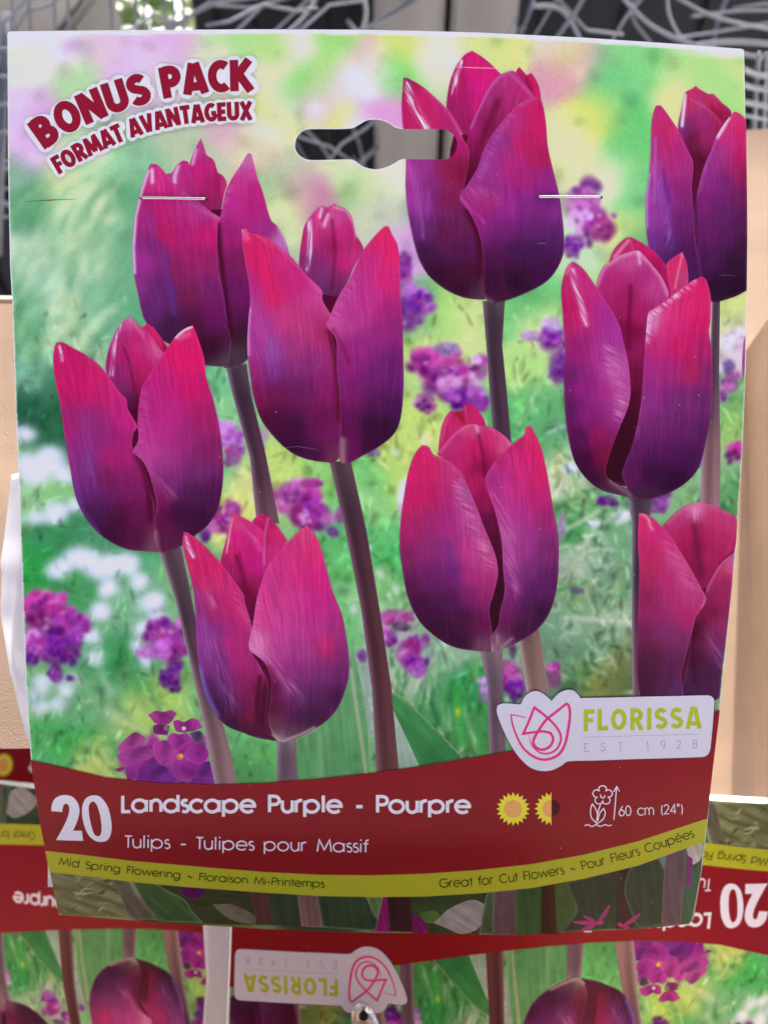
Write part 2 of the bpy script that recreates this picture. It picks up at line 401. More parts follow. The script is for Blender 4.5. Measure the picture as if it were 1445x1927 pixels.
# ------------------------------------------------------------------ printed garden photograph (out-of-focus background)
CS = 2.0
CW, CH = int(PW / CS) + 2, int(1800 / CS)
YY, XX = np.mgrid[0:CH, 0:CW]; XX = XX * CS; YY = YY * CS
BGC = """40 110 205 230 205;60 95 215 235 210;110 95 225 195 235;190 95 215 190 210;260 90 225 190 230;350 80 215 170 215;400 90 205 225 185;450 75 165 215 140;520 80 170 215 130;560 90 225 240 215;640 80 150 210 120;690 100 215 180 185;760 75 200 225 120;840 90 215 235 200;900 70 200 220 140;960 80 205 225 135;1040 75 215 200 190;1080 110 200 215 120;1150 90 130 205 130;1240 95 120 200 120;1320 110 160 220 130;1390 120 190 225 140
40 180 215 190 225;70 200 205 160 215;130 150 170 208 160;230 140 215 175 220;300 130 205 190 205;500 140 215 235 180;560 160 130 205 110;620 150 160 215 115;710 130 220 220 225;740 120 120 200 110;1100 110 205 160 190;1060 140 205 150 170;1150 160 110 195 125;1200 150 125 205 130;1280 130 190 225 150;1350 150 160 220 130
40 250 215 185 230;55 290 205 170 215;500 200 190 215 120;530 180 220 225 205;600 190 215 180 225;640 170 220 185 235;720 205 215 150 205;670 160 230 225 240;1100 230 210 220 120;1140 200 120 200 125;1180 230 100 195 115;1260 200 210 225 150;500 250 225 230 215;560 240 215 225 160;640 215 205 220 120;680 240 225 200 225;1070 260 215 225 170;1120 230 205 215 110;1170 290 105 195 115
40 335 125 168 145;60 360 80 150 100;110 340 200 215 165;180 320 180 215 170;240 330 130 185 145;450 230 200 170 180;490 280 205 205 170;540 310 185 205 170;500 300 200 175 165;620 330 205 220 180;690 350 200 215 170;740 320 215 225 200;1090 310 215 225 170;1140 330 215 230 190;1190 370 120 200 130;600 370 190 120 160;650 360 150 195 130
60 400 90 155 110;140 400 175 210 165;180 390 205 220 180;220 365 85 155 110;235 430 110 170 130;60 460 195 215 190;100 460 150 190 150;150 450 190 210 165;200 450 120 175 140;520 340 150 190 140;545 390 200 215 160;560 330 190 170 170;700 420 190 200 170;720 390 185 195 175;740 470 215 190 230;760 460 205 150 205;1080 480 185 220 170;1110 560 160 200 130;1150 440 215 225 150;1180 420 205 220 130;1200 450 100 170 110
50 560 110 170 125;90 530 190 215 185;130 520 150 190 150;180 500 175 205 165;210 540 120 175 135;60 620 80 140 100;95 620 205 225 185;150 600 170 200 150;170 650 150 185 145;200 600 130 180 140;240 500 110 170 125;230 590 100 165 120
40 700 120 170 140;60 760 50 100 75;90 740 80 135 100;110 780 60 110 80;395 720 120 190 135;410 780 140 200 140;400 900 140 205 140;435 940 215 220 120;450 920 210 215 140;440 850 130 190 130;470 900 190 200 130
60 950 150 195 140;100 930 140 195 130;80 1000 70 150 95;130 1010 70 140 90;180 1020 90 150 110;60 1060 60 150 80;230 1060 90 160 110;240 1120 130 180 140;190 1150 110 170 120;130 1120 80 150 95;60 1090 60 160 80;180 1200 130 180 140;200 1250 80 150 95;220 1230 60 140 80;80 1370 90 170 100;120 1400 80 170 90;200 1330 110 165 120;240 1350 180 200 110;290 1320 170 205 110;170 1440 190 200 110;230 1390 120 180 110;60 1410 100 180 110;140 1320 110 175 120;260 1270 90 160 100
790 600 80 160 100;840 600 175 215 120;880 610 200 220 140;970 600 120 195 120;1000 570 110 190 115;1010 620 210 225 150;980 700 175 215 130;1000 760 120 185 120;970 760 90 170 100;1040 800 100 170 110;770 800 190 215 120;800 830 200 220 130;760 860 180 210 110;740 900 190 215 120;700 900 120 190 115;690 950 150 205 130;720 1000 110 190 115;740 1050 90 185 105;650 1050 110 185 110;640 1000 100 180 110;720 1100 130 180 120;620 900 140 200 110;590 880 150 205 120;540 880 190 215 120;800 640 190 215 130;1080 620 150 190 130
1060 800 120 175 120;1080 900 190 205 160;1120 880 170 200 170;1100 960 110 180 110;1080 1000 80 150 90;1130 1020 140 175 140;1160 1000 120 165 120;1090 1060 170 185 160;1130 1080 130 160 130;1160 1100 110 150 110;1100 1130 130 165 120;1080 1180 130 165 130;1150 1180 160 185 150;1130 1220 100 140 100;1170 1250 120 130 80;1100 1260 100 140 90;1060 1220 110 140 110;1130 1290 140 140 80;1160 1290 90 110 70;1050 1280 90 130 90;1370 600 200 215 130;1380 640 215 200 205;1375 760 120 170 110;1380 800 150 190 110;1370 900 150 190 140;1380 920 80 140 80
780 1290 170 190 160;800 1330 80 140 90;840 1340 90 160 90;870 1300 60 150 80;880 1380 80 140 80;850 1250 150 180 150;680 1300 150 170 150;640 1180 120 190 120;660 1130 150 200 140;620 1140 110 190 120;470 1440 90 150 90;490 1420 110 190 110;460 1380 120 190 120;700 1170 170 180 170;1010 1300 120 150 120
100 1690 125 130 88;150 1680 105 112 72;200 1700 140 142 95;330 1700 70 80 50;400 1690 110 110 60;600 1700 62 78 55;820 1700 100 120 70;1000 1700 60 80 50;1200 1680 50 66 50"""
_pts = []
for t in BGC.replace('\n', ';').split(';'):
    q = [float(a) for a in t.split()]; _pts.append(((q[0], q[1]), q[2:]))
k4 = 4
xs, ys = XX[::k4, ::k4], YY[::k4, ::k4]
wx = (vnoise(xs / 60, ys / 60, 1) - .5) * 34; wy = (vnoise(xs / 60, ys / 60, 3) - .5) * 34
_flat = np.stack([(xs + wx).ravel(), (ys + wy).ravel()], 1)
small = np.zeros((xs.size, 3)); _den = np.zeros(xs.size)
for p, c in _pts:
    d2 = ((_flat - p) ** 2).sum(1)
    w = np.exp(-d2 / (2 * 21.0 ** 2)) + 1e-3 / (1 + d2 / 1500.0)
    small += w[:, None] * np.array(c); _den += w
small = (small / _den[:, None]).reshape(xs.shape + (3,))
def upsample(S):
    yi = np.clip(YY / CS / k4, 0, S.shape[0] - 1.001); xi = np.clip(XX / CS / k4, 0, S.shape[1] - 1.001)
    j, i = yi.astype(int), xi.astype(int); fy, fx = (yi - j)[..., None], (xi - i)[..., None]
    return (S[j, i] * (1 - fx) + S[j, i + 1] * fx) * (1 - fy) + (S[j + 1, i] * (1 - fx) + S[j + 1, i + 1] * fx) * fy
IMG = upsample(small)
def blur(A, s):
    r = int(3 * s + 1); k = np.exp(-np.arange(-r, r + 1) ** 2 / (2.0 * s * s)); k /= k.sum()
    B = np.zeros_like(A); P = np.pad(A, ((r, r), (0, 0), (0, 0)), mode='edge')
    for n, w in enumerate(k): B += w * P[n:n + A.shape[0]]
    P = np.pad(B, ((0, 0), (r, r), (0, 0)), mode='edge'); C = np.zeros_like(A)
    for n, w in enumerate(k): C += w * P[:, n:n + A.shape[1]]
    return C

def blob(cx, cy, rx, ry, col, a=1.0, soft=0.5, rot=0.0):
    R = max(rx, ry) * 1.05
    x0, x1 = int(max(0, (cx - R) / CS)), int(min(CW, (cx + R) / CS + 2)); y0, y1 = int(max(0, (cy - R) / CS)), int(min(CH, (cy + R) / CS + 2))
    if x1 <= x0 or y1 <= y0: return
    X = XX[y0:y1, x0:x1] - cx; Y = YY[y0:y1, x0:x1] - cy; t = math.radians(rot)
    u = (X * math.cos(t) + Y * math.sin(t)) / rx; v = (-X * math.sin(t) + Y * math.cos(t)) / ry
    m = np.clip((1 - np.hypot(u, v)) / soft, 0, 1); m = (m * m * (3 - 2 * m) * a)[:, :, None]
    IMG[y0:y1, x0:x1] = IMG[y0:y1, x0:x1] * (1 - m) + np.array(col, float) * m
def bar(x0, y0, x1, y1, w, col, a=0.8, soft=0.7, bend=0.0):
    n = max(2, int(math.hypot(x1 - x0, y1 - y0) / (w * .6)))
    for i in range(n + 1):
        s = i / n; k = bend * math.sin(math.pi * s)
        blob(x0 + (x1 - x0) * s - (y1 - y0) * k, y0 + (y1 - y0) * s + (x1 - x0) * k, w, w, col, a * .6, soft)
rnd = random.Random(11)
# soft circles of light and shade in the distance
for _ in range(260):
    x, y = rnd.uniform(20, 1400), rnd.uniform(70, 560); r = rnd.uniform(8, 26)
    c = IMG[min(CH - 1, int(y / CS)), min(CW - 1, int(x / CS))]; k = rnd.choice([0.78, 0.88, 1.1, 1.16])
    blob(x, y, r, r * rnd.uniform(.8, 1.3), np.clip(c * k + np.array((rnd.uniform(-10, 4), 0, rnd.uniform(-10, 8))), 0, 250), .7, .7)
for _ in range(1500):
    x, y = rnd.uniform(30, 1390), rnd.uniform(560, 1470); r = rnd.uniform(4, 13)
    c = IMG[min(CH - 1, int(y / CS)), min(CW - 1, int(x / CS))]; k = rnd.choice([0.6, 0.72, 0.84, 1.1, 1.2, 1.3])
    blob(x, y, r * rnd.uniform(.7, 2.2), r, np.clip(c * k + np.array((0, 0, rnd.uniform(-16, 10))), 0, 238), .6, .7, rnd.uniform(0, 180))
IMG = np.where((YY < 620)[..., None], blur(IMG, 3.2), blur(IMG, 1.3))
# white candytuft blossoms
for x, y, rx, ry in [(45, 815, 28, 20), (60, 880, 42, 34), (98, 865, 36, 30), (120, 890, 22, 22), (150, 830, 12, 10), (105, 965, 32, 24), (70, 975, 26, 14), (140, 950, 18, 16),
                     (110, 1070, 36, 24), (150, 1050, 40, 28), (190, 1070, 46, 30), (235, 1060, 36, 26), (205, 1110, 26, 20), (260, 1095, 22, 20), (190, 1150, 28, 22), (285, 1135, 34, 24), (300, 1165, 22, 18),
                     (172, 1197, 22, 16), (178, 1240, 18, 18), (125, 1215, 14, 16), (80, 1290, 30, 26), (62, 1310, 22, 24), (125, 1290, 26, 24), (110, 1325, 24, 20), (75, 1335, 20, 18), (140, 1275, 18, 16),
                     (265, 1185, 20, 20), (275, 1240, 16, 22), (255, 1215, 14, 14), (1075, 880, 22, 12), (1120, 985, 22, 9), (1165, 970, 28, 10)]:
    blob(x, y, rx * 1.1, ry * 1.1, (222, 222, 236), .8, .6, rnd.uniform(-30, 30))
    for k in range(4):
        blob(x + rnd.uniform(-.5, .5) * rx, y + rnd.uniform(-.5, .5) * ry, rx * rnd.uniform(.5, .8), ry * rnd.uniform(.5, .8), (226 + rnd.uniform(-10, 6), 226 + rnd.uniform(-8, 5), 241), .8, .8, rnd.uniform(-40, 40))
for x, y in [(700, 1140), (715, 1080), (690, 1030), (745, 1110), (745, 850), (770, 930), (760, 985), (665, 1145)]:
    blob(x, y, 15, 11, (205, 215, 200), .8, .7, rnd.uniform(0, 90))
blob(762, 925, 17, 38, (225, 228, 240), .95, .5, 14); blob(757, 960, 12, 20, (215, 175, 220), .8, .6)
# meadow stalks and grass
for _ in range(170):
    x, y = rnd.uniform(1050, 1192), rnd.uniform(830, 1312); a = rnd.uniform(0, 360); L = rnd.uniform(14, 52)
    c = rnd.choice([(205, 215, 195), (165, 190, 160), (70, 120, 75), (50, 95, 60), (150, 160, 110), (190, 200, 170), (105, 150, 100)])
    bar(x, y, x + L * math.cos(a), y + L * math.sin(a), rnd.uniform(2.4, 5), c, .75, .7, rnd.uniform(-.25, .25))
for _ in range(120):
    x, y = rnd.uniform(735, 905), rnd.uniform(1215, 1440); L = rnd.uniform(20, 70); a = rnd.uniform(70, 110)
    c = rnd.choice([(200, 210, 190), (60, 130, 75), (45, 105, 60), (140, 190, 130), (90, 160, 95), (35, 85, 55)])
    bar(x, y, x + L * math.cos(math.radians(a)), y + L * math.sin(math.radians(a)), rnd.uniform(2.6, 6), c, .7, .7)
for _ in range(110):
    x, y = rnd.uniform(50, 290), rnd.uniform(1230, 1450); L = rnd.uniform(15, 60); a = rnd.uniform(0, 360)
    c = rnd.choice([(140, 185, 130), (60, 130, 80), (50, 110, 70), (170, 195, 140), (90, 165, 95)])
    bar(x, y, x + L * math.cos(a), y + L * math.sin(a), rnd.uniform(3, 7), c, .55, .8, .15)
for _ in range(120):
    x, y = rnd.uniform(40, 250), rnd.uniform(330, 660); L = rnd.uniform(30, 110); a = rnd.uniform(100, 140)
    c = rnd.choice([(205, 225, 180), (90, 160, 115), (70, 145, 100), (185, 215, 165), (120, 180, 135)])
    bar(x, y, x + L * math.cos(math.radians(a)), y + L * math.sin(math.radians(a)), rnd.uniform(7, 15), c, .28, .9, .1)
for x0, y0, x1, y1, w, c in [(1035, 690, 975, 800, 6, (150, 205, 140)), (1030, 815, 1065, 800, 5, (180, 205, 190)), (190, 1265, 210, 1310, 6, (200, 215, 195)), (145, 1335, 180, 1312, 5, (170, 200, 150)),
                             (185, 1335, 250, 1350, 6, (185, 205, 165)), (205, 1350, 280, 1380, 6, (190, 205, 150)), (1062, 1162, 1185, 1172, 7, (190, 200, 175)), (1160, 985, 1190, 975, 6, (215, 220, 220)),
                             (1120, 985, 1095, 1050, 5, (190, 205, 170)), (735, 1320, 745, 1280, 4, (215, 215, 180)), (1352, 860, 1385, 835, 5, (160, 205, 140)), (860, 1310, 872, 1400, 12, (70, 165, 80)), (1060, 1000, 1130, 960, 6, (190, 205, 170))]:
    bar(x0, y0, x1, y1, w, c, .9, .6)
blob(861, 1340, 6, 12, (200, 200, 60), .9, .5)

IMG = np.where((YY < 620)[..., None], blur(IMG, 1.6), blur(IMG, 1.0))
wm = np.clip((345 - XX) / 25, 0, 1) * np.clip((YY - 770) / 25, 0, 1) * np.clip((1380 - YY) / 25, 0, 1)
IMG = IMG * (1 - wm[..., None]) + blur(IMG, 2.6) * wm[..., None]
for _ in range(2600):                                 # leaves, stalks and flecks of light coming into focus
    x, y = rnd.uniform(30, 1395), 560 + 910 * rnd.random() ** .8
    c = IMG[min(CH - 1, int(y / CS)), min(CW - 1, int(x / CS))]
    if c.min() > 195: continue
    k = rnd.choice([0.55, 0.68, 0.8, 0.9, 1.12, 1.25, 1.4]); w = rnd.uniform(2.2, 5); L = w * rnd.uniform(1.5, 6)
    blob(x, y, L, w, np.clip(c * k + np.array((6, 0, rnd.uniform(-10, 14))), 0, 235), .6, .7, rnd.choice([rnd.uniform(60, 120), rnd.uniform(0, 180)]))
IMG = IMG * (1 + np.clip((620 - YY) / 300, 0, 1)[..., None] * (np.array((1.02, 1.0, .95)) - 1))
PAL = [(148, 52, 138), (122, 40, 128), (168, 78, 156), (104, 30, 112), (182, 100, 168), (88, 26, 98), (150, 44, 118), (196, 140, 190)]
def blossom(cx, cy, rx, ry, n, soft, seed, pal=PAL, edge=True, halo=0.5):
    r = random.Random(seed)
    if halo: blob(cx, cy, rx * 1.2, ry * 1.2, (212, 186, 222), halo * .7, .7)
    blob(cx, cy, rx * .95, ry * .95, np.array(pal[0]) * .85, .6, .5)
    for i in range(max(2, int(n * .75))):
        a = r.uniform(0, 6.283); q = math.sqrt(r.uniform(0, 1)); x = cx + rx * .72 * q * math.cos(a); y = cy + ry * .72 * q * math.sin(a)
        b = np.array(r.choice(pal), float); s = min(rx, ry) * r.uniform(.34, .66); t0 = r.uniform(0, 90); sq = r.uniform(.55, 1)
        k = 1.16 if y < cy - .2 * ry else (0.8 if y > cy + .3 * ry else 1.0)
        for j in range(r.choice([3, 4, 4, 5])):
            t = math.radians(t0 + 85 * j + r.uniform(-22, 22)); px_, py_ = x + s * .7 * math.cos(t), y + s * .7 * math.sin(t) * sq
            w = s * r.uniform(.55, .95)
            blob(px_, py_ - 1.5, w * 1.08, w * .85, np.clip(b * k + (42, 36, 36), 0, 255), .45, .6, r.uniform(0, 180))
            blob(px_, py_, w, w * r.uniform(.6, .85), np.clip(b * k + r.uniform(-16, 16), 0, 255), .75, min(.95, soft + .45), r.uniform(0, 180))
        if r.random() < .3: blob(x, y, s * .4, s * .3, b * .6, .6, .95)
        if r.random() < .22: blob(x, y, s * .25, s * .22, (200, 80, 90), .7, .8)
        if r.random() < .4: blob(x + r.uniform(-s, s), y + r.uniform(-s, s), s * .4, s * .3, (205, 175, 218), .6, .9)
DP = [(96, 30, 122), (84, 22, 112), (128, 48, 140), (150, 80, 160)]
MG = [(166, 50, 130), (148, 44, 122), (132, 38, 116), (176, 90, 156), (112, 32, 104)]
for a in [(1092, 385, 42, 44, 12, .5, 1), (1112, 425, 40, 36, 12, .5, 2), (1078, 460, 24, 26, 7, .5, 3, DP), (1155, 405, 8, 8, 2, .6, 4), (760, 520, 22, 50, 8, .55, 5), (775, 580, 36, 50, 10, .5, 6, DP), (806, 560, 14, 14, 3, .5, 7, DP),
          (815, 690, 42, 46, 14, .45, 8, MG), (855, 710, 46, 44, 14, .45, 9), (880, 750, 40, 34, 10, .45, 10, DP), (800, 755, 26, 24, 6, .5, 11), (905, 690, 20, 34, 5, .5, 12), (840, 655, 30, 16, 6, .6, 13, [(120, 100, 150), (150, 120, 170)]),
          (1000, 632, 28, 14, 4, .6, 14, [(170, 120, 190), (190, 150, 205)]), (1035, 640, 30, 30, 8, .5, 15, DP), (1050, 690, 24, 46, 9, .5, 16, DP), (1040, 610, 20, 20, 5, .6, 17, [(190, 160, 210)]),
          (565, 945, 46, 44, 16, .45, 18, MG), (600, 975, 34, 34, 9, .45, 19), (545, 925, 30, 26, 6, .55, 20), (625, 1000, 14, 14, 3, .5, 21, DP), (585, 910, 30, 14, 5, .5, 22, MG), (640, 970, 14, 22, 3, .6, 23),
          (428, 820, 34, 34, 8, .6, 24, [(175, 110, 185), (150, 70, 165), (190, 140, 200)]), (440, 855, 22, 30, 5, .6, 25), (415, 985, 30, 28, 8, .45, 26, MG), (440, 960, 22, 22, 6, .45, 27, MG), (385, 1005, 16, 16, 4, .5, 28, DP), (490, 820, 22, 20, 4, .6, 29, [(200, 150, 200)]),
          (85, 1150, 46, 42, 18, .4, 30, MG), (120, 1180, 44, 44, 16, .4, 31), (75, 1215, 36, 34, 12, .4, 32), (115, 1225, 34, 36, 10, .4, 33, DP), (108, 1270, 16, 22, 5, .4, 34, DP), (60, 1235, 20, 28, 6, .4, 35, DP), (140, 1212, 22, 26, 5, .4, 36, DP), (132, 1277, 12, 9, 2, .5, 37, DP),
          (300, 1190, 36, 36, 12, .45, 38), (325, 1215, 34, 40, 12, .45, 39), (290, 1225, 32, 26, 8, .5, 40, [(185, 120, 190), (170, 90, 175)]), (322, 1275, 24, 32, 7, .4, 41, DP), (345, 1180, 20, 30, 6, .5, 42),
          (745, 1160, 40, 18, 9, .45, 43, MG), (730, 1200, 24, 22, 6, .45, 44), (770, 1225, 32, 32, 9, .4, 45), (785, 1255, 24, 28, 7, .4, 46, DP), (800, 1205, 12, 20, 3, .5, 47), (682, 1235, 12, 18, 3, .5, 48, DP), (755, 1180, 26, 12, 5, .6, 49, [(70, 40, 70), (90, 55, 85)]),
          (955, 1265, 30, 34, 9, .45, 50, MG), (970, 1300, 24, 26, 6, .4, 51, DP), (912, 1300, 16, 30, 4, .6, 52, [(180, 130, 190)]), (1042, 1272, 18, 34, 5, .4, 53, MG), (965, 1225, 10, 22, 3, .5, 54, [(80, 45, 85)]),
          (1140, 942, 26, 14, 6, .45, 55, DP), (1230, 950, 34, 22, 8, .45, 56, DP), (1195, 938, 14, 10, 2, .5, 57, DP), (1085, 1112, 18, 10, 3, .6, 58, [(90, 80, 110)]), (1250, 930, 20, 14, 4, .5, 59, DP),
          (1372, 690, 16, 20, 4, .6, 60, [(70, 50, 110), (90, 70, 130)]), (1375, 720, 20, 26, 5, .5, 61), (1385, 850, 22, 26, 6, .5, 62, MG), (1360, 745, 12, 18, 3, .6, 63), (1385, 640, 26, 26, 5, .7, 64, [(215, 185, 210), (225, 205, 215)]),
          (250, 1440, 34, 30, 12, .35, 70, MG), (300, 1420, 40, 36, 12, .3, 71, MG), (355, 1440, 40, 40, 14, .3, 72), (300, 1462, 50, 24, 12, .3, 73, DP), (375, 1400, 18, 24, 6, .35, 74, MG), (380, 1465, 24, 20, 6, .3, 75, DP),
          (1056, 990, 8, 36, 4, .6, 65, [(170, 130, 190)]), (700, 850, 20, 12, 3, .7, 66, [(110, 100, 130), (150, 120, 160)])]:
    blossom(*a, halo=(.55 if a[1] < 1100 else .35))

IMG = blur(IMG, .8) * 1.045
low = np.clip((YY - 480) / 300, 0, 1)[..., None]
IMG = np.clip(IMG * (1 - .06 * low) + low * .12 * (IMG - 150), 0, 252)
# ------------------------------------------------------------------ outlines of the card
LEFT = [(14, 62), (15, 300), (19, 500), (23, 570), (31, 800), (35, 900), (38, 1000), (42, 1100), (45, 1200), (49, 1300), (56, 1400), (60, 1450), (68, 1500), (77, 1560), (85, 1600), (98, 1660), (112, 1722)]
RIGHT = [(1400, 94), (1404, 300), (1406, 500), (1403, 700), (1396, 860), (1390, 945), (1383, 1050), (1368, 1200), (1355, 1330), (1338, 1475), (1330, 1560), (1320, 1640), (1305, 1738)]
TOP = [(18, 58), (200, 56), (480, 54), (700, 55), (900, 60), (1100, 70), (1250, 80), (1396, 91)]
BOT = [(112, 1722), (300, 1737), (500, 1749), (650, 1755), (850, 1758), (1050, 1755), (1200, 1749), (1296, 1740), (1305, 1731)]
OUT = np.array(TOP + RIGHT[:-1] + [BOT[-1]] + BOT[-2:0:-1] + LEFT[::-1], float)
def hz(q): return (500 + q[0] / 2.89, q[1] / 2.89)
HOLE = smooth_loop([hz(q) for q in [(160, 790), (170, 745), (205, 708), (260, 700), (400, 700), (470, 695), (505, 678), (545, 655), (590, 648), (640, 655), (680, 675), (705, 692), (760, 700), (900, 700), (975, 702),
                     (1015, 725), (1038, 760), (1040, 800), (1020, 842), (980, 864), (900, 864), (740, 864), (700, 885), (660, 905), (600, 918), (540, 908), (500, 884), (470, 866), (380, 866), (240, 868), (195, 852), (168, 822)]], 4, 80)

# ------------------------------------------------------------------ tulips: outlines, colour samples and sheen of each printed petal
class T:
    def __init__(s, ox, oy, sc): s.o = np.array((ox, oy), float); s.s = sc
    def p(s, P): return np.asarray(P, float) / s.s + s.o
WHT = (244, 222, 242)
TON = np.array((.975, .99, .97))
def punch(V, F):
    """Cut the hanging slot out of a printed piece."""
    k = inside(V, HOLE)
    if not k.any(): return V, F
    V = V.copy(); H = np.asarray(resample(HOLE, 1.0))
    near = k.copy(); idx = np.where(near)[0]
    for i in idx: V[i] = H[np.argmin(((H - V[i]) ** 2).sum(1))]
    F = F[~k[F].all(1)]
    c = V[F].mean(1); F = F[~inside(c, HOLE)]
    return V, F
def petal(pr, tf, lay, outline, ctrl, strokes=(), ang=90, amp=0.07, rim=0.25, h=2.3, seed=0, eps=16, sharp=55):
    poly = smooth_loop(tf.p(outline), 4, sharp)
    V, F = fill(poly, h)
    V, F = punch(V, F)
    c = [(tf.p(q[:2]), np.array(q[2:5], float)) for q in ctrl]
    C = ctrl_color(V, c, eps)
    C[:, 0] += .34 * np.clip(C[:, 2] - .8 * C[:, 0], 0, 99)
    C[:, 2] -= .45 * np.clip(C[:, 2] - C[:, 0] + 18, 0, 99)
    C[:, 2] = np.maximum(C[:, 2], np.minimum(.50 * C[:, 0], 100))
    if np.ptp(V[:, 1]) > 200:                      # petals are deep plum at the foot
        s = np.clip((V[:, 1] - V[:, 1].min()) / np.ptp(V[:, 1]) / .38 - 1.45, 0, 1); C = C * (1 - np.array((.26, .22, .20)) * (s * s * (3 - 2 * s))[:, None])
    # veins fan out from the foot of the petal, bent towards the given lean
    lo = V[V[:, 1] > V[:, 1].max() - .06 * np.ptp(V[:, 1])].mean(0); Hh = np.ptp(V[:, 1])
    fx = V[:, 0] - lo[0]; fy = lo[1] + .55 * Hh - V[:, 1]; r_ = np.hypot(fx, fy); th = np.arctan2(fx, fy)
    t = math.radians(ang); lean = (-V[:, 0] * math.sin(t) + V[:, 1] * math.cos(t))
    v = th * Hh * 1.1 * .75 - lean * .25 + 3 * (vnoise(V[:, 0] / 30, V[:, 1] / 30, seed) - .5)
    fine = vnoise(v / 1.7, r_ / 34, seed + 1) - .5; mid = vnoise(v / 5.5, r_ / 60, seed + 2) - .5
    k = amp * (0.8 * fine + 0.28 * mid) * (0.55 + 0.9 * vnoise(V[:, 0] / 45, V[:, 1] / 45, seed + 4))
    C = C * (1 + 2.0 * k)[:, None] + (np.clip(k, 0, 1) * 70)[:, None] * np.array((.9, .8, 1.0))
    for st in strokes:
        line, w, col, a = st[:4]
        C = stroke_mix(V, C, tf.p(line), w / tf.s, col, a, st[4] if len(st) > 4 else None, seed)
    if rim:
        d = seg_dist(V, resample(poly, 6), True)
        m = (rim * np.exp(-(d / 2.6) ** 2) * (0.4 + 0.9 * vnoise(V[:, 0] / 18, V[:, 1] / 18, seed + 9)))[:, None]
        C = C * (1 - m) + (C * .35 + np.array((150, 85, 130)) * 1.0) * m
    C = C * (1 + 0.04 * (vnoise(V[:, 0] / 2.2, V[:, 1] / 2.2, seed + 3) - .5))[:, None]
    pr.add(V, F, lay, np.clip(C * TON, 0, 250))

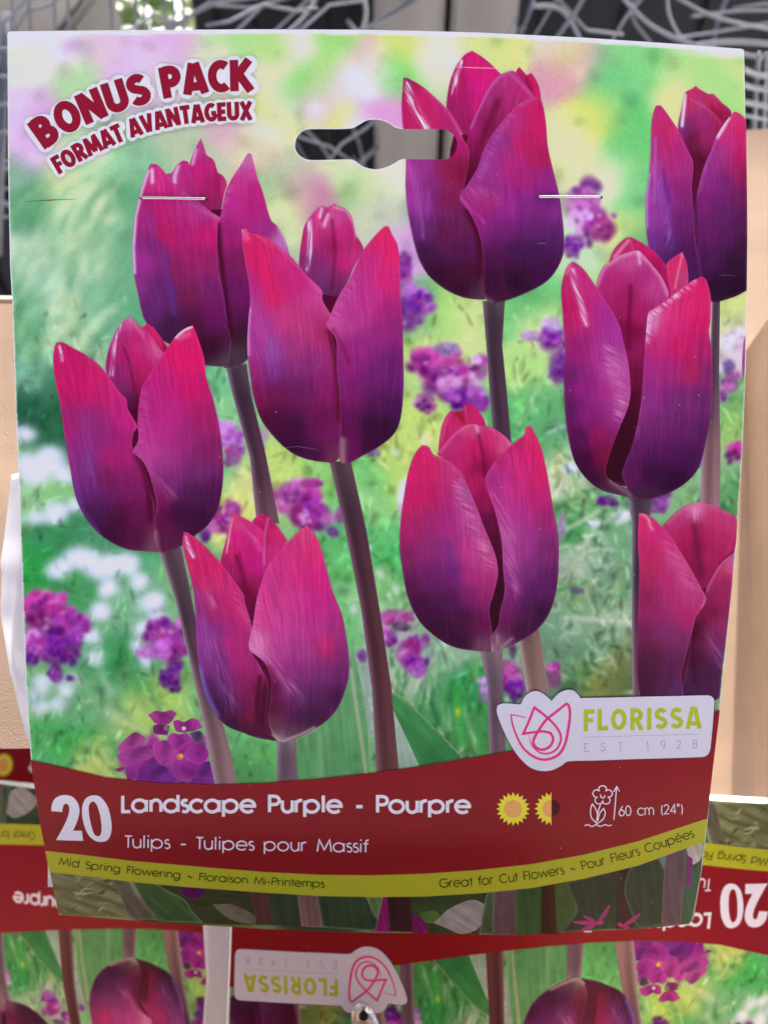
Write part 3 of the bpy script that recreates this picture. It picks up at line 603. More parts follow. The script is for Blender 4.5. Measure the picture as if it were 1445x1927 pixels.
def inner(pr, tf, lay, outline, col=(84, 18, 44)):
    P = smooth_loop(tf.p(outline), 3); V, F = fill(P, 5)
    pr.add(V, F, lay, np.tile(np.array(col, float), (len(V), 1)) * (1 + .25 * (vnoise(V[:, 0] / 9, V[:, 1] / 30, 6) - .5))[:, None])
def tulip_left(pr, L):
    t = T(80, 570, 3.933)
    inner(pr, t, L+.05, [(600,640),(760,640),(850,1000),(930,1400),(930,1700),(760,1760),(650,1400),(580,900)])
    petal(pr, t, L, [(735,180),(780,150),(830,190),(900,290),(925,330),(900,420),(850,420),(790,300)], [(780,190,210,35,75),(850,270,205,30,70),(890,350,150,20,50)], [([(800,190),(870,300),(890,380)],10,(225,60,90),.5)], 60, seed=1)
    petal(pr, t, L+.6, [(640,97),(690,140),(740,190),(800,235),(850,310),(900,380),(870,450),(760,600),(720,760),(700,900),(670,870),(630,800),(590,720),(530,640),(490,570),(468,490),(470,430),(490,340),(540,210),(590,140)],
      [(640,150,205,90,140),(600,250,175,40,110),(540,400,170,35,100),(580,500,150,40,105),(620,620,130,45,110),(650,720,95,40,90),(690,250,195,35,110),(760,300,195,50,115),(720,420,190,30,95),(830,360,205,80,140),(750,520,185,30,95),(700,620,160,25,70),(690,740,110,20,45),(690,840,85,15,40)],
      [([(575,160),(535,270),(530,400),(512,530)],15,WHT,.95,95),([(600,330),(640,430),(665,560),(690,680)],9,(110,20,60),.65),([(760,250),(830,330),(870,390)],22,(225,130,170),.4,60),([(640,110),(690,170),(740,230)],16,(225,140,180),.45)], 92, seed=2)
    petal(pr, t, L+1.2, [(100,295),(150,290),(220,330),(330,390),(430,470),(500,560),(570,660),(620,710),(630,780),(670,850),(706,915),(672,970),(665,1060),(700,1120),(760,1250),(800,1400),(830,1500),(830,1640),(860,1740),(880,1850),(760,1840),(640,1828),(540,1790),(420,1710),(310,1580),(240,1420),(200,1200),(165,1000),(130,740),(90,560),(78,430),(88,330)],
      [(150,500,200,32,88),(300,600,203,30,88),(450,650,198,38,108),(600,850,192,38,120),(350,900,150,42,112),(200,900,168,38,108),(300,1200,108,52,132),(330,1400,92,42,128),(380,1560,76,36,106),(250,1350,122,48,138),(500,1150,166,36,106),(600,1100,172,36,110),(480,1300,122,34,80),(650,1350,138,34,96),(550,1600,96,26,62),(700,1600,130,30,85),(500,1720,85,25,60),(700,1750,110,30,70),(830,1800,158,88,112),(210,1150,150,45,125),(420,980,140,42,110)],
      [([(125,320),(135,370),(145,420)],14,WHT,.75,70),([(690,1100),(760,1260),(790,1400),(800,1600)],24,(78,15,42),.85),([(330,400),(470,520),(600,690)],26,(215,90,150),.35,35),([(300,850),(330,1100),(380,1350)],50,(140,80,165),.4,82),([(235,1300),(300,1540),(420,1700)],14,(110,75,160),.35)], 80, .08, seed=3)
    petal(pr, t, L+1.8, [(1113,165),(1140,230),(1195,400),(1210,540),(1260,700),(1310,920),(1335,1150),(1335,1320),(1300,1520),(1220,1650),(1120,1730),(1030,1800),(940,1838),(880,1850),(830,1760),(830,1600),(845,1500),(825,1400),(790,1270),(740,1170),(665,1105),(672,1085),(710,1010),(703,880),(730,640),(800,520),(870,410),(960,280),(1010,220),(1060,185)],
      [(1090,300,218,32,90),(1050,450,222,32,100),(900,550,192,38,112),(1100,650,205,32,102),(800,720,182,42,122),(950,800,188,42,122),(1200,850,162,36,96),(850,950,188,48,132),(1050,1000,162,42,116),(1230,1100,130,36,92),(800,1100,188,62,142),(900,1180,166,56,132),(950,1300,132,46,116),(1150,1250,116,46,110),(880,1450,150,36,100),(1100,1400,86,36,86),(1250,1400,86,30,80),(1000,1550,82,26,66),(1150,1600,76,26,66),(880,1650,130,30,80),(950,1780,120,40,80)],
      [([(985,252),(1050,197),(1100,178)],12,WHT,.9),([(1010,260),(1080,230)],22,(230,140,170),.5),([(760,680),(740,900),(720,1040)],40,(210,110,170),.35,20),([(680,1100),(760,1180),(860,1300),(960,1420)],40,(190,110,165),.4,52),([(830,1700),(850,1840)],26,(150,105,112),.7)], 62, .08, seed=4)
def tulip_back_left(pr, L):
    t = T(230, 250, 4.188)
    inner(pr, t, L+.05, [(700,600),(830,600),(950,1300),(960,1700),(760,1760),(650,1000)])
    petal(pr, t, L, [(620,40),(650,120),(665,170),(720,210),(755,310),(790,330),(825,400),(800,490),(770,680),(700,650),(600,560),(480,440),(500,350),(540,210),(580,110)],
      [(620,120,190,62,132),(600,300,198,34,118),(720,400,162,32,92),(800,420,198,48,112),(740,560,142,36,86),(690,250,190,40,112)], [([(580,130),(555,240)],15,(228,175,218),.8),([(745,300),(760,480)],16,(120,20,60),.45)], 95, seed=11)
    petal(pr, t, L+.5, [(480,215),(520,225),(540,300),(590,430),(610,570),(500,500),(380,390),(345,320),(390,310),(430,250)], [(480,300,188,42,118),(540,420,178,42,112),(420,340,190,60,130)], [([(440,260),(415,330),(412,385)],18,(228,185,222),.85)], 60, seed=12)
    petal(pr, t, L+1, [(990,155),(1020,170),(1060,330),(1110,470),(1170,680),(1230,740),(1290,850),(1320,960),(1350,1040),(1250,1200),(1050,1500),(1010,1750),(900,1850),(800,1850),(800,1400),(770,1100),(740,900),(745,720),(775,660),(810,480),(850,380),(920,270)],
      [(980,230,200,115,172),(1000,300,196,62,136),(900,400,196,52,132),(1050,450,192,36,116),(850,560,186,46,132),(1000,600,182,36,120),(1150,750,162,42,122),(1260,850,180,112,172),(850,800,160,36,106),(900,1000,126,32,86),(850,1200,110,30,90),(950,1300,116,30,96),(900,1450,100,30,80),(900,1600,76,36,52),(930,1750,98,68,80)],
      [([(755,720),(765,900),(795,1150),(830,1400),(860,1600)],24,(68,18,38),.85),([(860,420),(800,560),(790,640)],24,(210,120,180),.4,15),([(1230,740),(1300,880)],14,(215,170,205),.6)], 80, seed=13)
    petal(pr, t, L+1.6, [(220,243),(270,245),(320,290),(380,370),(480,450),(600,540),(700,620),(775,665),(755,720),(748,900),(765,1100),(805,1300),(815,1400),(830,1500),(860,1650),(830,1845),(660,1830),(560,1780),(400,1680),(300,1620),(180,1480),(130,1300),(90,1100),(80,950),(90,720),(120,560),(170,370)],
      [(200,400,198,52,122),(300,400,202,48,122),(300,600,198,32,106),(450,550,192,48,128),(600,620,188,54,132),(200,700,166,46,126),(250,900,112,42,112),(350,800,188,32,86),(450,800,182,36,112),(650,800,192,32,106),(170,1000,158,48,138),(150,1200,138,52,132),(280,1200,82,42,112),(350,1300,96,42,122),(250,1400,92,46,132),(420,1100,142,36,86),(600,1000,152,36,96),(500,1300,122,36,72),(700,1250,122,36,100),(550,1500,96,30,62),(750,1450,126,30,100),(400,1500,72,36,82),(700,1700,80,26,52),(800,1820,110,76,90)],
      [([(205,300),(155,450),(108,650),(88,900),(98,1100)],13,(232,195,228),.9),([(235,290),(237,385)],15,WHT,.8),([(480,490),(620,590),(770,668)],34,(208,112,170),.5,28),([(330,950),(370,1200),(410,1420)],24,(90,55,150),.45),([(215,600),(235,900)],20,(130,50,125),.4)], 84, .08, seed=14)
def tulip_centre(pr, L):
    t = T(430, 370, 3.706)
    inner(pr, t, L+.05, [(640,680),(800,700),(850,1200),(880,1700),(760,1820),(700,1600),(650,1000)])
    petal(pr, t, L, [(645,65),(690,70),(740,45),(760,65),(810,80),(860,140),(890,260),(930,330),(940,380),(880,480),(800,660),(730,850),(690,850),(640,730),(590,620),(490,500),(490,480),(500,360),(530,200),(590,110)],
      [(620,130,202,62,122),(560,300,192,42,112),(600,450,132,42,102),(670,550,122,52,112),(690,650,116,52,102),(740,150,204,80,140),(800,250,198,38,118),(740,350,152,32,86),(800,450,192,36,112),(860,400,198,54,124),(760,600,132,42,92),(715,760,100,40,78),(900,350,172,42,92)],
      [([(560,170),(572,250),(567,380),(540,500)],18,WHT,.97,95),([(650,80),(637,140)],11,WHT,.7),([(692,125),(667,200)],15,(232,190,218),.75),([(735,72),(820,95),(870,180),(890,280)],8,(232,175,205),.6),([(722,160),(742,400),(722,640)],13,(115,20,58),.6),([(690,90),(650,160)],7,(150,25,60),.6)], 92, seed=21)
    petal(pr, t, L+.7, [(90,225),(120,222),(150,250),(250,275),(350,340),(430,410),(490,480),(540,540),(650,650),(655,720),(700,800),(715,820),(690,890),(710,930),(750,1100),(770,1300),(785,1500),(785,1640),(780,1800),(740,1860),(560,1835),(430,1780),(320,1680),(230,1560),(180,1420),(150,1250),(130,1050),(140,850),(150,720),(140,600),(110,420),(95,300)],
      [(150,320,218,38,86),(250,400,212,38,96),(350,450,202,48,118),(250,550,217,32,90),(450,600,202,42,118),(300,700,212,38,96),(160,600,182,48,128),(170,750,178,64,144),(600,720,198,64,134),(220,900,172,64,144),(400,850,198,60,122),(550,900,188,58,118),(650,950,172,46,100),(180,1050,168,58,142),(300,1100,142,68,148),(450,1050,168,58,118),(320,1230,104,46,130),(200,1200,158,42,112),(550,1150,138,48,112),(350,1350,118,32,78),(220,1400,138,32,82),(550,1350,118,36,92),(680,1350,152,36,102),(300,1550,98,27,62),(450,1600,86,27,66),(620,1550,128,32,86),(700,1650,152,36,106),(450,1760,72,26,62),(600,1800,96,32,76),(740,1820,150,62,100)],
      [([(100,235),(130,290)],18,(222,185,205),.75,60),([(150,780),(135,950),(140,1100)],11,(218,155,208),.75),([(200,270),(350,350),(480,480),(620,640)],16,(228,130,175),.45,40),([(290,1000),(310,1150),(325,1230)],36,(150,100,180),.45,86),([(705,940),(745,1100),(765,1300),(772,1550)],24,(88,22,38),.9),([(640,660),(700,810)],26,(218,125,170),.4,30)], 84, .08, seed=22)
    petal(pr, t, L+1.3, [(1090,205),(1120,210),(1140,260),(1180,340),(1195,500),(1200,700),(1215,900),(1220,1150),(1220,1350),(1200,1550),(1150,1660),(1040,1750),(930,1810),(850,1855),(790,1860),(765,1800),(780,1640),(775,1400),(755,1200),(750,1000),(690,905),(690,880),(720,800),(770,690),(850,560),(930,390),(970,330),(1040,250)],
      [(1100,280,218,42,100),(1120,400,222,38,102),(1000,450,202,48,122),(1100,600,212,42,112),(900,600,188,54,134),(1000,700,198,54,134),(820,750,188,60,140),(1100,800,168,42,112),(900,850,188,60,140),(760,880,192,75,144),(1050,950,152,42,118),(1180,900,142,42,112),(900,1050,152,42,118),(1150,1150,100,36,106),(850,1200,142,36,112),(1000,1250,112,36,106),(1180,1300,92,36,122),(850,1400,138,36,102),(1050,1450,92,32,92),(1150,1480,76,32,98),(850,1600,128,32,92),(1000,1600,66,26,62),(1120,1600,66,26,68),(870,1750,142,36,102),(980,1740,76,26,56)],
      [([(850,600),(770,750),(720,880)],46,(215,120,180),.35,28),([(730,930),(790,1030),(840,1150)],20,(125,25,60),.5),([(1195,400),(1205,700)],10,(225,90,140),.4),([(795,1700),(795,1850)],26,(155,112,118),.85),([(780,1450),(800,1640)],14,(90,20,50),.6)], 66, .08, seed=23)
def tulip_top(pr, L):
    t = T(730, 80, 3.706)
    inner(pr, t, L+.05, [(460,640),(640,640),(680,1000),(760,1500),(740,1760),(600,1740),(520,1200),(430,800)])
    petal(pr, t, L, [(585,53),(640,85),(700,130),(790,220),(830,270),(720,460),(610,600),(570,700),(520,640),(470,540),(410,460),(410,400),(430,280),(470,170),(530,85)],
      [(480,300,172,32,92),(450,450,152,32,92),(540,450,162,32,98),(600,150,217,32,112),(650,300,218,30,128),(600,450,208,30,118),(740,250,212,32,112),(540,560,150,30,85)], [([(512,130),(477,220),(457,350)],14,WHT,.95,100),([(532,100),(522,200),(545,400),(565,560)],9,(150,30,92),.6)], 95, seed=31)
    petal(pr, t, L+.4, [(915,165),(950,205),(965,225),(1000,207),(1040,270),(1060,330),(1070,420),(1010,410),(930,320),(890,210)], [(920,200,190,30,70),(1000,260,212,32,72),(1040,350,208,32,70),(960,300,150,20,50)], [([(955,215),(985,300),(1010,370)],11,(130,18,50),.6)], 70, seed=32)
    petal(pr, t, L+.9, [(860,193),(890,205),(940,270),(990,330),(1030,380),(980,440),(880,560),(780,740),(680,960),(560,1060),(500,1000),(540,760),(560,640),(580,560),(640,440),(700,310),(770,230)],
      [(830,250,182,54,124),(700,400,168,48,118),(880,350,188,42,112),(750,450,142,32,82),(850,420,172,42,106),(700,600,122,26,66),(620,600,168,32,112),(620,750,132,26,76),(600,850,112,24,58),(560,960,105,22,45)],
      [([(860,197),(770,240),(700,330),(630,470),(580,590)],10,(210,110,172),.6),([(765,400),(700,560),(650,700)],24,(102,20,50),.65),([(860,220),(940,300),(1000,370)],12,(215,120,170),.35)], 112, seed=33)
    petal(pr, t, L+1.5, [(108,240),(150,250),(250,310),(330,380),(420,470),(480,560),(520,660),(565,750),(555,900),(520,1040),(515,1100),(590,1200),(650,1350),(660,1500),(660,1650),(680,1790),(620,1790),(520,1775),(400,1720),(280,1620),(210,1490),(165,1320),(135,1150),(122,1000),(125,830),(105,600),(95,430)],
      [(115,300,162,26,72),(120,450,188,32,86),(250,400,202,38,98),(350,450,192,38,112),(300,550,198,38,98),(450,600,182,38,112),(500,700,172,32,102),(170,900,168,64,152),(250,900,152,54,142),(400,900,152,32,66),(500,900,126,26,52),(330,950,132,42,112),(170,1100,152,58,152),(280,1150,132,48,138),(400,1100,126,32,72),(200,1300,102,46,142),(280,1300,96,42,122),(380,1300,112,32,66),(500,1250,112,36,86),(450,1450,106,36,86),(250,1450,76,32,78),(560,1450,102,32,86),(350,1600,76,26,56),(550,1600,96,30,62),(520,1720,76,26,52),(640,1770,112,64,82)],
      [([(135,290),(160,400),(215,500),(270,590)],24,WHT,.98,62),([(190,900),(215,1150),(235,1350)],22,(185,120,200),.4,88),([(300,950),(270,1200)],20,(150,95,190),.35,100),([(560,1170),(630,1330),(655,1450),(650,1620)],28,(72,14,34),.9),([(250,310),(420,470),(520,660)],12,(215,110,165),.4)], 88, .08, seed=34)
    petal(pr, t, L+2.1, [(1030,380),(1070,400),(1100,540),(1115,720),(1150,880),(1190,1040),(1215,1200),(1228,1380),(1215,1500),(1150,1620),(1070,1690),(950,1750),(820,1800),(730,1815),(680,1780),(665,1600),(660,1440),(620,1290),(560,1170),(505,1100),(510,1050),(560,980),(620,880),(670,740),(740,620),(830,510),(920,420),(980,390)],
      [(1000,450,198,32,86),(1060,550,208,32,76),(900,550,182,46,118),(950,700,192,32,92),(1080,800,178,32,82),(800,700,152,52,132),(850,850,178,42,118),(700,850,152,54,134),(700,1000,152,48,128),(950,950,168,38,112),(1120,950,142,42,122),(600,1080,168,48,128),(700,1120,168,44,112),(850,1150,148,42,138),(1000,1150,118,42,128),(1150,1150,112,42,134),(650,1250,142,38,118),(800,1300,108,38,118),(1000,1300,86,38,118),(1150,1350,72,38,114),(750,1500,92,32,88),(900,1450,72,32,92),(1050,1450,58,32,98),(700,1650,82,27,62),(900,1650,62,26,58),(1080,1600,78,27,84),(800,1760,92,34,62)],
      [([(1010,388),(900,450),(790,600),(700,790),(640,940)],26,(190,105,178),.45,30),([(590,1020),(680,1060),(760,1100)],40,(205,110,165),.35,40),([(512,1080),(580,1160),(670,1250)],12,(215,90,165),.5),([(540,1080),(640,1240)],10,(140,25,80),.4),([(640,1770),(720,1805)],22,(130,100,100),.6)], 62, .08, seed=35)
def tulip_right(pr, L):
    t = T(1030, 430, 3.568)
    inner(pr, t, L+.05, [(420,1300),(640,1000),(680,1400),(640,1740),(420,1720),(340,1560)])
    petal(pr, t, L, [(545,55),(600,75),(690,130),(770,210),(810,290),(850,460),(760,520),(600,420),(430,300),(415,230),(440,150),(490,90)], [(480,150,188,44,98),(650,150,204,32,92),(780,300,176,26,72),(700,260,160,26,70)], [([(545,78),(500,130),(450,190)],13,(232,160,190),.65),([(560,90),(575,140)],10,(215,90,130),.5)], 60, seed=41)
    petal(pr, t, L+.4, [(905,155),(935,230),(945,360),(910,430),(830,460),(800,240),(850,190)], [(850,250,216,42,72),(910,330,188,64,124),(830,380,202,46,62)], [([(905,170),(880,280),(855,400)],8,(222,150,180),.6)], 80, seed=42)
    petal(pr, t, L+.9, [(600,145),(640,170),(700,240),(770,330),(815,450),(760,540),(710,600),(700,720),(680,1000),(640,1300),(600,1560),(560,1720),(380,1700),(380,1600),(480,1300),(535,1120),(520,900),(480,680),(410,560),(330,390),(370,260),(410,230),(480,180)],
      [(550,220,192,76,134),(450,350,182,42,112),(620,350,172,42,112),(700,400,188,66,134),(540,450,152,32,86),(600,550,168,32,92),(550,700,118,20,62),(610,800,142,30,86),(590,1000,108,24,58),(580,1150,82,18,42),(530,1350,72,16,38),(450,1550,72,16,38)],
      [([(330,380),(380,260),(480,190),(600,152),(700,240),(770,340),(808,440)],17,(228,148,190),.65),([(560,380),(550,600),(545,800)],15,(105,15,52),.65),([(610,160),(620,230)],14,WHT,.5),([(430,300),(480,230)],24,(215,120,175),.35,120)], 92, seed=43)
    petal(pr, t, L+1.5, [(165,218),(200,235),(250,280),(320,380),(400,500),(480,640),(510,760),(545,920),(558,1100),(540,1200),(500,1300),(430,1480),(390,1640),(440,1700),(560,1760),(620,1825),(480,1790),(370,1760),(270,1690),(190,1580),(150,1450),(120,1250),(110,1000),(118,800),(105,600),(93,400),(125,270)],
      [(140,350,188,38,98),(230,350,198,48,122),(130,550,188,32,86),(250,600,192,42,102),(370,600,168,48,138),(430,720,162,54,142),(180,800,152,36,106),(330,850,168,46,128),(450,950,188,84,152),(150,1000,106,32,96),(250,1050,142,36,118),(400,1100,168,46,128),(500,1130,178,74,142),(150,1200,86,30,86),(280,1250,138,36,118),(450,1250,158,46,128),(330,1400,162,32,92),(220,1400,92,26,82),(370,1550,152,30,70),(250,1550,76,22,62),(300,1680,82,26,62),(450,1740,106,56,80)],
      [([(170,280),(190,400),(230,520),(260,640)],19,(238,190,222),.95,62),([(410,820),(470,1000),(505,1150),(480,1250)],50,(222,150,195),.5,25),([(160,225),(130,300)],12,(232,150,190),.5),([(430,1700),(560,1790)],20,(140,110,110),.6)], 78, .08, seed=44)
    petal(pr, t, L+2.1, [(1040,320),(1070,350),(1098,470),(1095,620),(1085,700),(1105,830),(1108,1050),(1100,1250),(1060,1450),(1020,1600),(940,1700),(830,1770),(720,1810),(620,1825),(560,1780),(500,1660),(520,1580),(560,1480),(600,1330),(630,1150),(650,880),(660,720),(675,570),(700,545),(800,480),(900,400),(980,345)],
      [(1030,420,212,38,92),(950,500,212,42,102),(850,550,208,48,112),(800,650,208,38,106),(1000,650,208,32,98),(720,620,212,125,172),(720,800,192,42,112),(900,800,202,32,92),(1060,800,168,36,98),(700,950,162,46,122),(850,950,162,42,112),(970,950,188,36,86),(1080,950,122,42,102),(700,1150,138,46,122),(900,1150,106,42,112),(1030,1150,102,42,102),(650,1350,122,42,112),(800,1350,112,42,112),(950,1350,92,36,106),(1050,1350,86,36,102),(600,1500,112,36,98),(800,1500,92,32,102),(950,1550,76,32,98),(700,1650,76,27,72),(850,1680,62,24,62),(560,1680,126,36,98),(640,1790,92,46,72)],
      [([(665,760),(680,600),(760,530),(900,420),(980,360)],22,(234,190,220),.8,38),([(970,900),(950,1200),(930,1400)],16,(150,60,120),.4,92),([(1100,480),(1100,620)],8,(230,120,150),.5),([(640,1150),(600,1400)],16,(170,90,150),.35,80)], 88, .09, seed=45)
def tulip_lower_middle(pr, L):
    t = T(730, 750, 3.854)
    inner(pr, t, L+.05, [(640,700),(800,800),(880,1200),(880,1720),(700,1760),(680,1400),(700,1100)])
    petal(pr, t, L, [(455,85),(500,90),(540,80),(560,45),(590,35),(630,60),(680,120),(710,195),(700,300),(500,400),(365,420),(370,320),(390,200),(420,130)], [(450,200,202,42,102),(545,130,160,28,30),(620,120,208,36,96),(400,300,192,36,96),(560,190,200,50,100)], [([(505,90),(545,165)],16,(150,30,25),.8),([(560,60),(570,150)],9,(215,90,120),.5),([(455,95),(410,190),(385,310)],12,(225,110,150),.4)], 90, seed=51)
    petal(pr, t, L+.6, [(620,185),(660,195),(740,205),(820,250),(895,325),(890,400),(820,480),(760,580),(740,680),(800,820),(840,1000),(860,1200),(860,1500),(840,1700),(740,1700),(730,1500),(760,1300),(760,1200),(720,1050),(660,920),(600,780),(560,660),(510,560),(440,470),(355,400),(400,340),(480,250),(560,195)],
      [(600,220,208,76,124),(480,330,192,48,112),(550,450,188,36,102),(620,350,198,32,98),(760,300,202,42,102),(830,330,208,84,134),(700,420,172,26,82),(650,600,182,32,92),(690,500,118,20,48),(700,750,142,26,72),(740,900,96,24,58),(790,1050,82,20,42),(810,1300,70,14,36),(790,1500,70,14,36)],
      [([(655,250),(690,420),(705,560)],13,(115,18,50),.6),([(380,390),(480,260),(590,195)],12,(220,120,165),.4),([(640,190),(650,240)],16,WHT,.4),([(740,215),(820,260),(880,330)],16,(228,140,180),.5,45)], 82, seed=52)
    petal(pr, t, L+1.2, [(240,345),(270,340),(300,355),(330,405),(400,435),(480,480),(540,545),(580,640),(640,780),(700,940),(770,1110),(795,1210),(795,1300),(760,1440),(735,1530),(750,1650),(765,1840),(620,1830),(480,1805),(360,1740),(230,1620),(150,1460),(110,1280),(85,1080),(90,900),(120,680),(150,520),(190,410)],
      [(230,400,217,38,82),(180,560,212,38,78),(300,500,208,38,98),(420,520,192,54,112),(150,750,198,38,86),(280,700,198,32,92),(420,700,182,42,112),(540,700,172,70,138),(150,950,168,38,98),(280,900,168,42,102),(420,900,168,42,118),(560,900,178,64,132),(130,1150,128,36,86),(280,1100,148,46,106),(430,1100,132,46,118),(560,1100,188,60,128),(680,1150,188,70,128),(150,1350,98,32,72),(300,1300,102,36,98),(450,1250,102,38,114),(600,1300,182,48,118),(700,1350,178,54,112),(250,1500,82,26,62),(450,1450,82,32,88),(600,1430,142,36,106),(700,1450,162,42,112),(350,1650,76,26,56),(550,1600,92,29,66),(680,1650,132,32,82),(520,1770,76,26,52),(700,1800,150,85,110)],
      [([(500,620),(580,830),(680,1050),(745,1210)],46,(228,150,195),.5,24),([(330,410),(470,500),(550,600)],14,(225,130,170),.4,30),([(300,800),(330,1100)],40,(120,45,110),.35,86),([(420,1050),(480,1250),(560,1430)],26,(90,50,130),.4,75)], 84, .08, seed=53)
    petal(pr, t, L+1.8, [(1035,195),(1060,240),(1110,350),(1140,470),(1165,600),(1200,800),(1235,1000),(1238,1200),(1220,1400),(1170,1560),(1080,1680),(960,1760),(850,1810),(780,1840),(750,1840),(745,1740),(800,1640),(810,1550),(845,1400),(835,1250),(825,1050),(785,850),(735,700),(705,600),(720,540),(780,450),(860,370),(930,310),(990,260),(995,215)],
      [(1030,250,217,48,88),(950,350,202,42,106),(1060,400,212,38,98),(850,450,192,48,118),(980,520,202,42,112),(1100,560,208,38,98),(780,580,168,48,122),(900,650,192,48,122),(1080,750,188,38,106),(820,800,182,50,128),(950,850,178,54,138),(1150,850,152,42,102),(870,1000,178,76,142),(1000,1050,158,54,132),(1170,1100,122,42,98),(880,1150,172,64,132),(1000,1250,122,48,122),(1150,1300,92,36,98),(900,1350,152,48,118),(1050,1400,82,36,114),(870,1500,152,42,112),(1000,1500,92,36,88),(1120,1550,76,29,66),(850,1650,142,42,92),(960,1680,82,29,62),(800,1780,162,105,125)],
      [([(790,700),(860,950),(885,1150),(910,1400)],54,(212,130,188),.42,58),([(770,1740),(775,1835)],42,(190,150,155),.75,88),([(980,300),(880,380),(780,480)],22,(160,25,70),.35,40),([(830,1800),(900,1740)],12,(190,150,150),.5)], 66, .09, seed=54)
def tulip_lower_left(pr, L):
    t = T(320, 950, 3.905)
    inner(pr, t, L+.05, [(560,800),(660,800),(760,1100),(860,1400),(860,1690),(620,1690),(600,1300),(540,1000)])
    petal(pr, t, L, [(670,60),(720,85),(790,160),(860,260),(820,360),(750,470),(690,540),(630,440),(600,150),(620,100)], [(650,110,198,36,86),(700,130,168,24,58),(770,200,212,48,112),(730,330,202,48,122),(660,250,150,22,60)], [([(720,100),(700,190),(690,300),(690,440)],9,(222,130,170),.55),([(640,90),(690,120)],12,(215,60,100),.5)], 95, seed=61)
    petal(pr, t, L+.5, [(460,50),(500,75),(600,130),(680,190),(690,260),(680,380),(690,510),(670,680),(620,880),(580,850),(520,700),(450,580),(370,450),(400,300),(430,180),(450,90)],
      [(470,120,208,64,114),(500,250,208,38,118),(600,230,208,44,122),(430,350,198,38,92),(480,450,152,32,82),(550,400,198,32,118),(620,450,198,32,128),(600,600,168,32,92),(560,620,108,20,52),(600,720,130,24,62)],
      [([(452,100),(432,220),(422,350)],12,(242,200,226),.75,98),([(490,380),(540,540),(585,720)],17,(106,18,56),.65),([(520,160),(620,260),(665,330)],18,(228,140,188),.5,45),([(510,350),(550,500)],8,(130,25,75),.5)], 98, seed=62)
    petal(pr, t, L+1.1, [(100,200),(130,205),(200,255),(290,340),(380,440),(450,530),(540,660),(550,720),(590,850),(600,930),(580,1050),(590,1080),(640,1150),(690,1240),(720,1300),(720,1420),(710,1560),(720,1660),(790,1740),(640,1715),(540,1680),(420,1630),(330,1540),(260,1400),(215,1220),(195,1000),(185,780),(165,600),(120,420),(92,290)],
      [(120,320,202,42,102),(200,400,208,42,98),(300,450,208,38,92),(250,580,202,38,92),(400,600,202,48,112),(190,650,162,54,128),(220,800,138,54,122),(300,800,168,42,102),(450,750,198,42,102),(530,850,192,42,112),(240,950,142,58,148),(330,950,122,48,118),(450,1000,182,42,112),(250,1150,122,54,132),(350,1150,118,48,122),(500,1150,182,42,112),(600,1200,172,42,112),(300,1350,82,38,108),(400,1350,106,42,112),(520,1350,172,38,106),(600,1400,168,38,92),(380,1480,76,32,78),(480,1500,112,36,86),(580,1550,168,32,76),(450,1620,76,26,56),(600,1670,102,32,62),(690,1400,75,18,45),(690,1560,90,22,45)],
      [([(220,1200),(270,1400),(345,1545)],18,(125,108,198),.65),([(115,240),(135,310),(170,380)],15,WHT,.75,50),([(250,560),(320,740)],30,(230,140,180),.5,62),([(320,1000),(380,1250),(450,1470)],55,(165,110,175),.45,72),([(230,850),(260,1100)],40,(160,100,180),.4,80),([(470,640),(540,800),(590,900)],30,(225,110,160),.35,30),([(660,1270),(640,1420),(645,1600)],18,(80,16,40),.8)], 70, .10, seed=63)
    petal(pr, t, L+1.7, [(1005,150),(1040,190),(1090,260),(1140,430),(1190,620),(1260,800),(1300,1000),(1318,1180),(1300,1320),(1240,1480),(1150,1590),(1030,1670),(930,1720),(840,1745),(790,1735),(740,1660),(720,1560),(740,1420),(740,1270),(700,1170),(650,1120),(590,1075),(580,1010),(610,870),(640,680),(690,520),(720,450),(800,340),(880,260),(950,190)],
      [(1000,220,212,64,114),(900,320,208,54,118),(1050,350,217,48,112),(800,480,202,54,128),(950,500,212,48,122),(1080,550,208,42,122),(720,620,208,60,132),(900,700,202,60,132),(1100,750,198,42,128),(700,850,208,64,132),(850,900,198,64,142),(1050,900,192,54,132),(1200,900,162,48,118),(650,1020,217,115,168),(800,1080,188,64,142),(1000,1080,168,60,132),(1150,1050,192,42,98),(1260,1080,128,42,102),(820,1250,168,48,122),(950,1250,148,54,128),(1100,1250,138,54,118),(1240,1250,112,42,102),(850,1380,158,54,128),(950,1400,102,46,112),(1100,1420,102,42,98),(1220,1400,86,32,82),(850,1550,152,42,98),(920,1560,86,32,82),(1050,1560,86,32,72),(740,1350,90,24,56),(740,1500,112,26,55),(780,1620,145,66,84),(900,1680,122,74,92),(820,1720,192,165,152)],
      [([(640,720),(620,900),(600,1020)],40,(222,130,180),.4,15),([(590,1040),(720,1120),(850,1280),(940,1420)],50,(222,150,190),.42,50),([(830,1740),(960,1690),(1060,1640)],13,(205,180,165),.65),([(700,1660),(800,1730)],22,(200,175,160),.6),([(730,1200),(790,1350),(800,1520)],24,(110,22,58),.5),([(850,1690),(930,1450)],8,(90,30,80),.5)], 58, .10, seed=64)
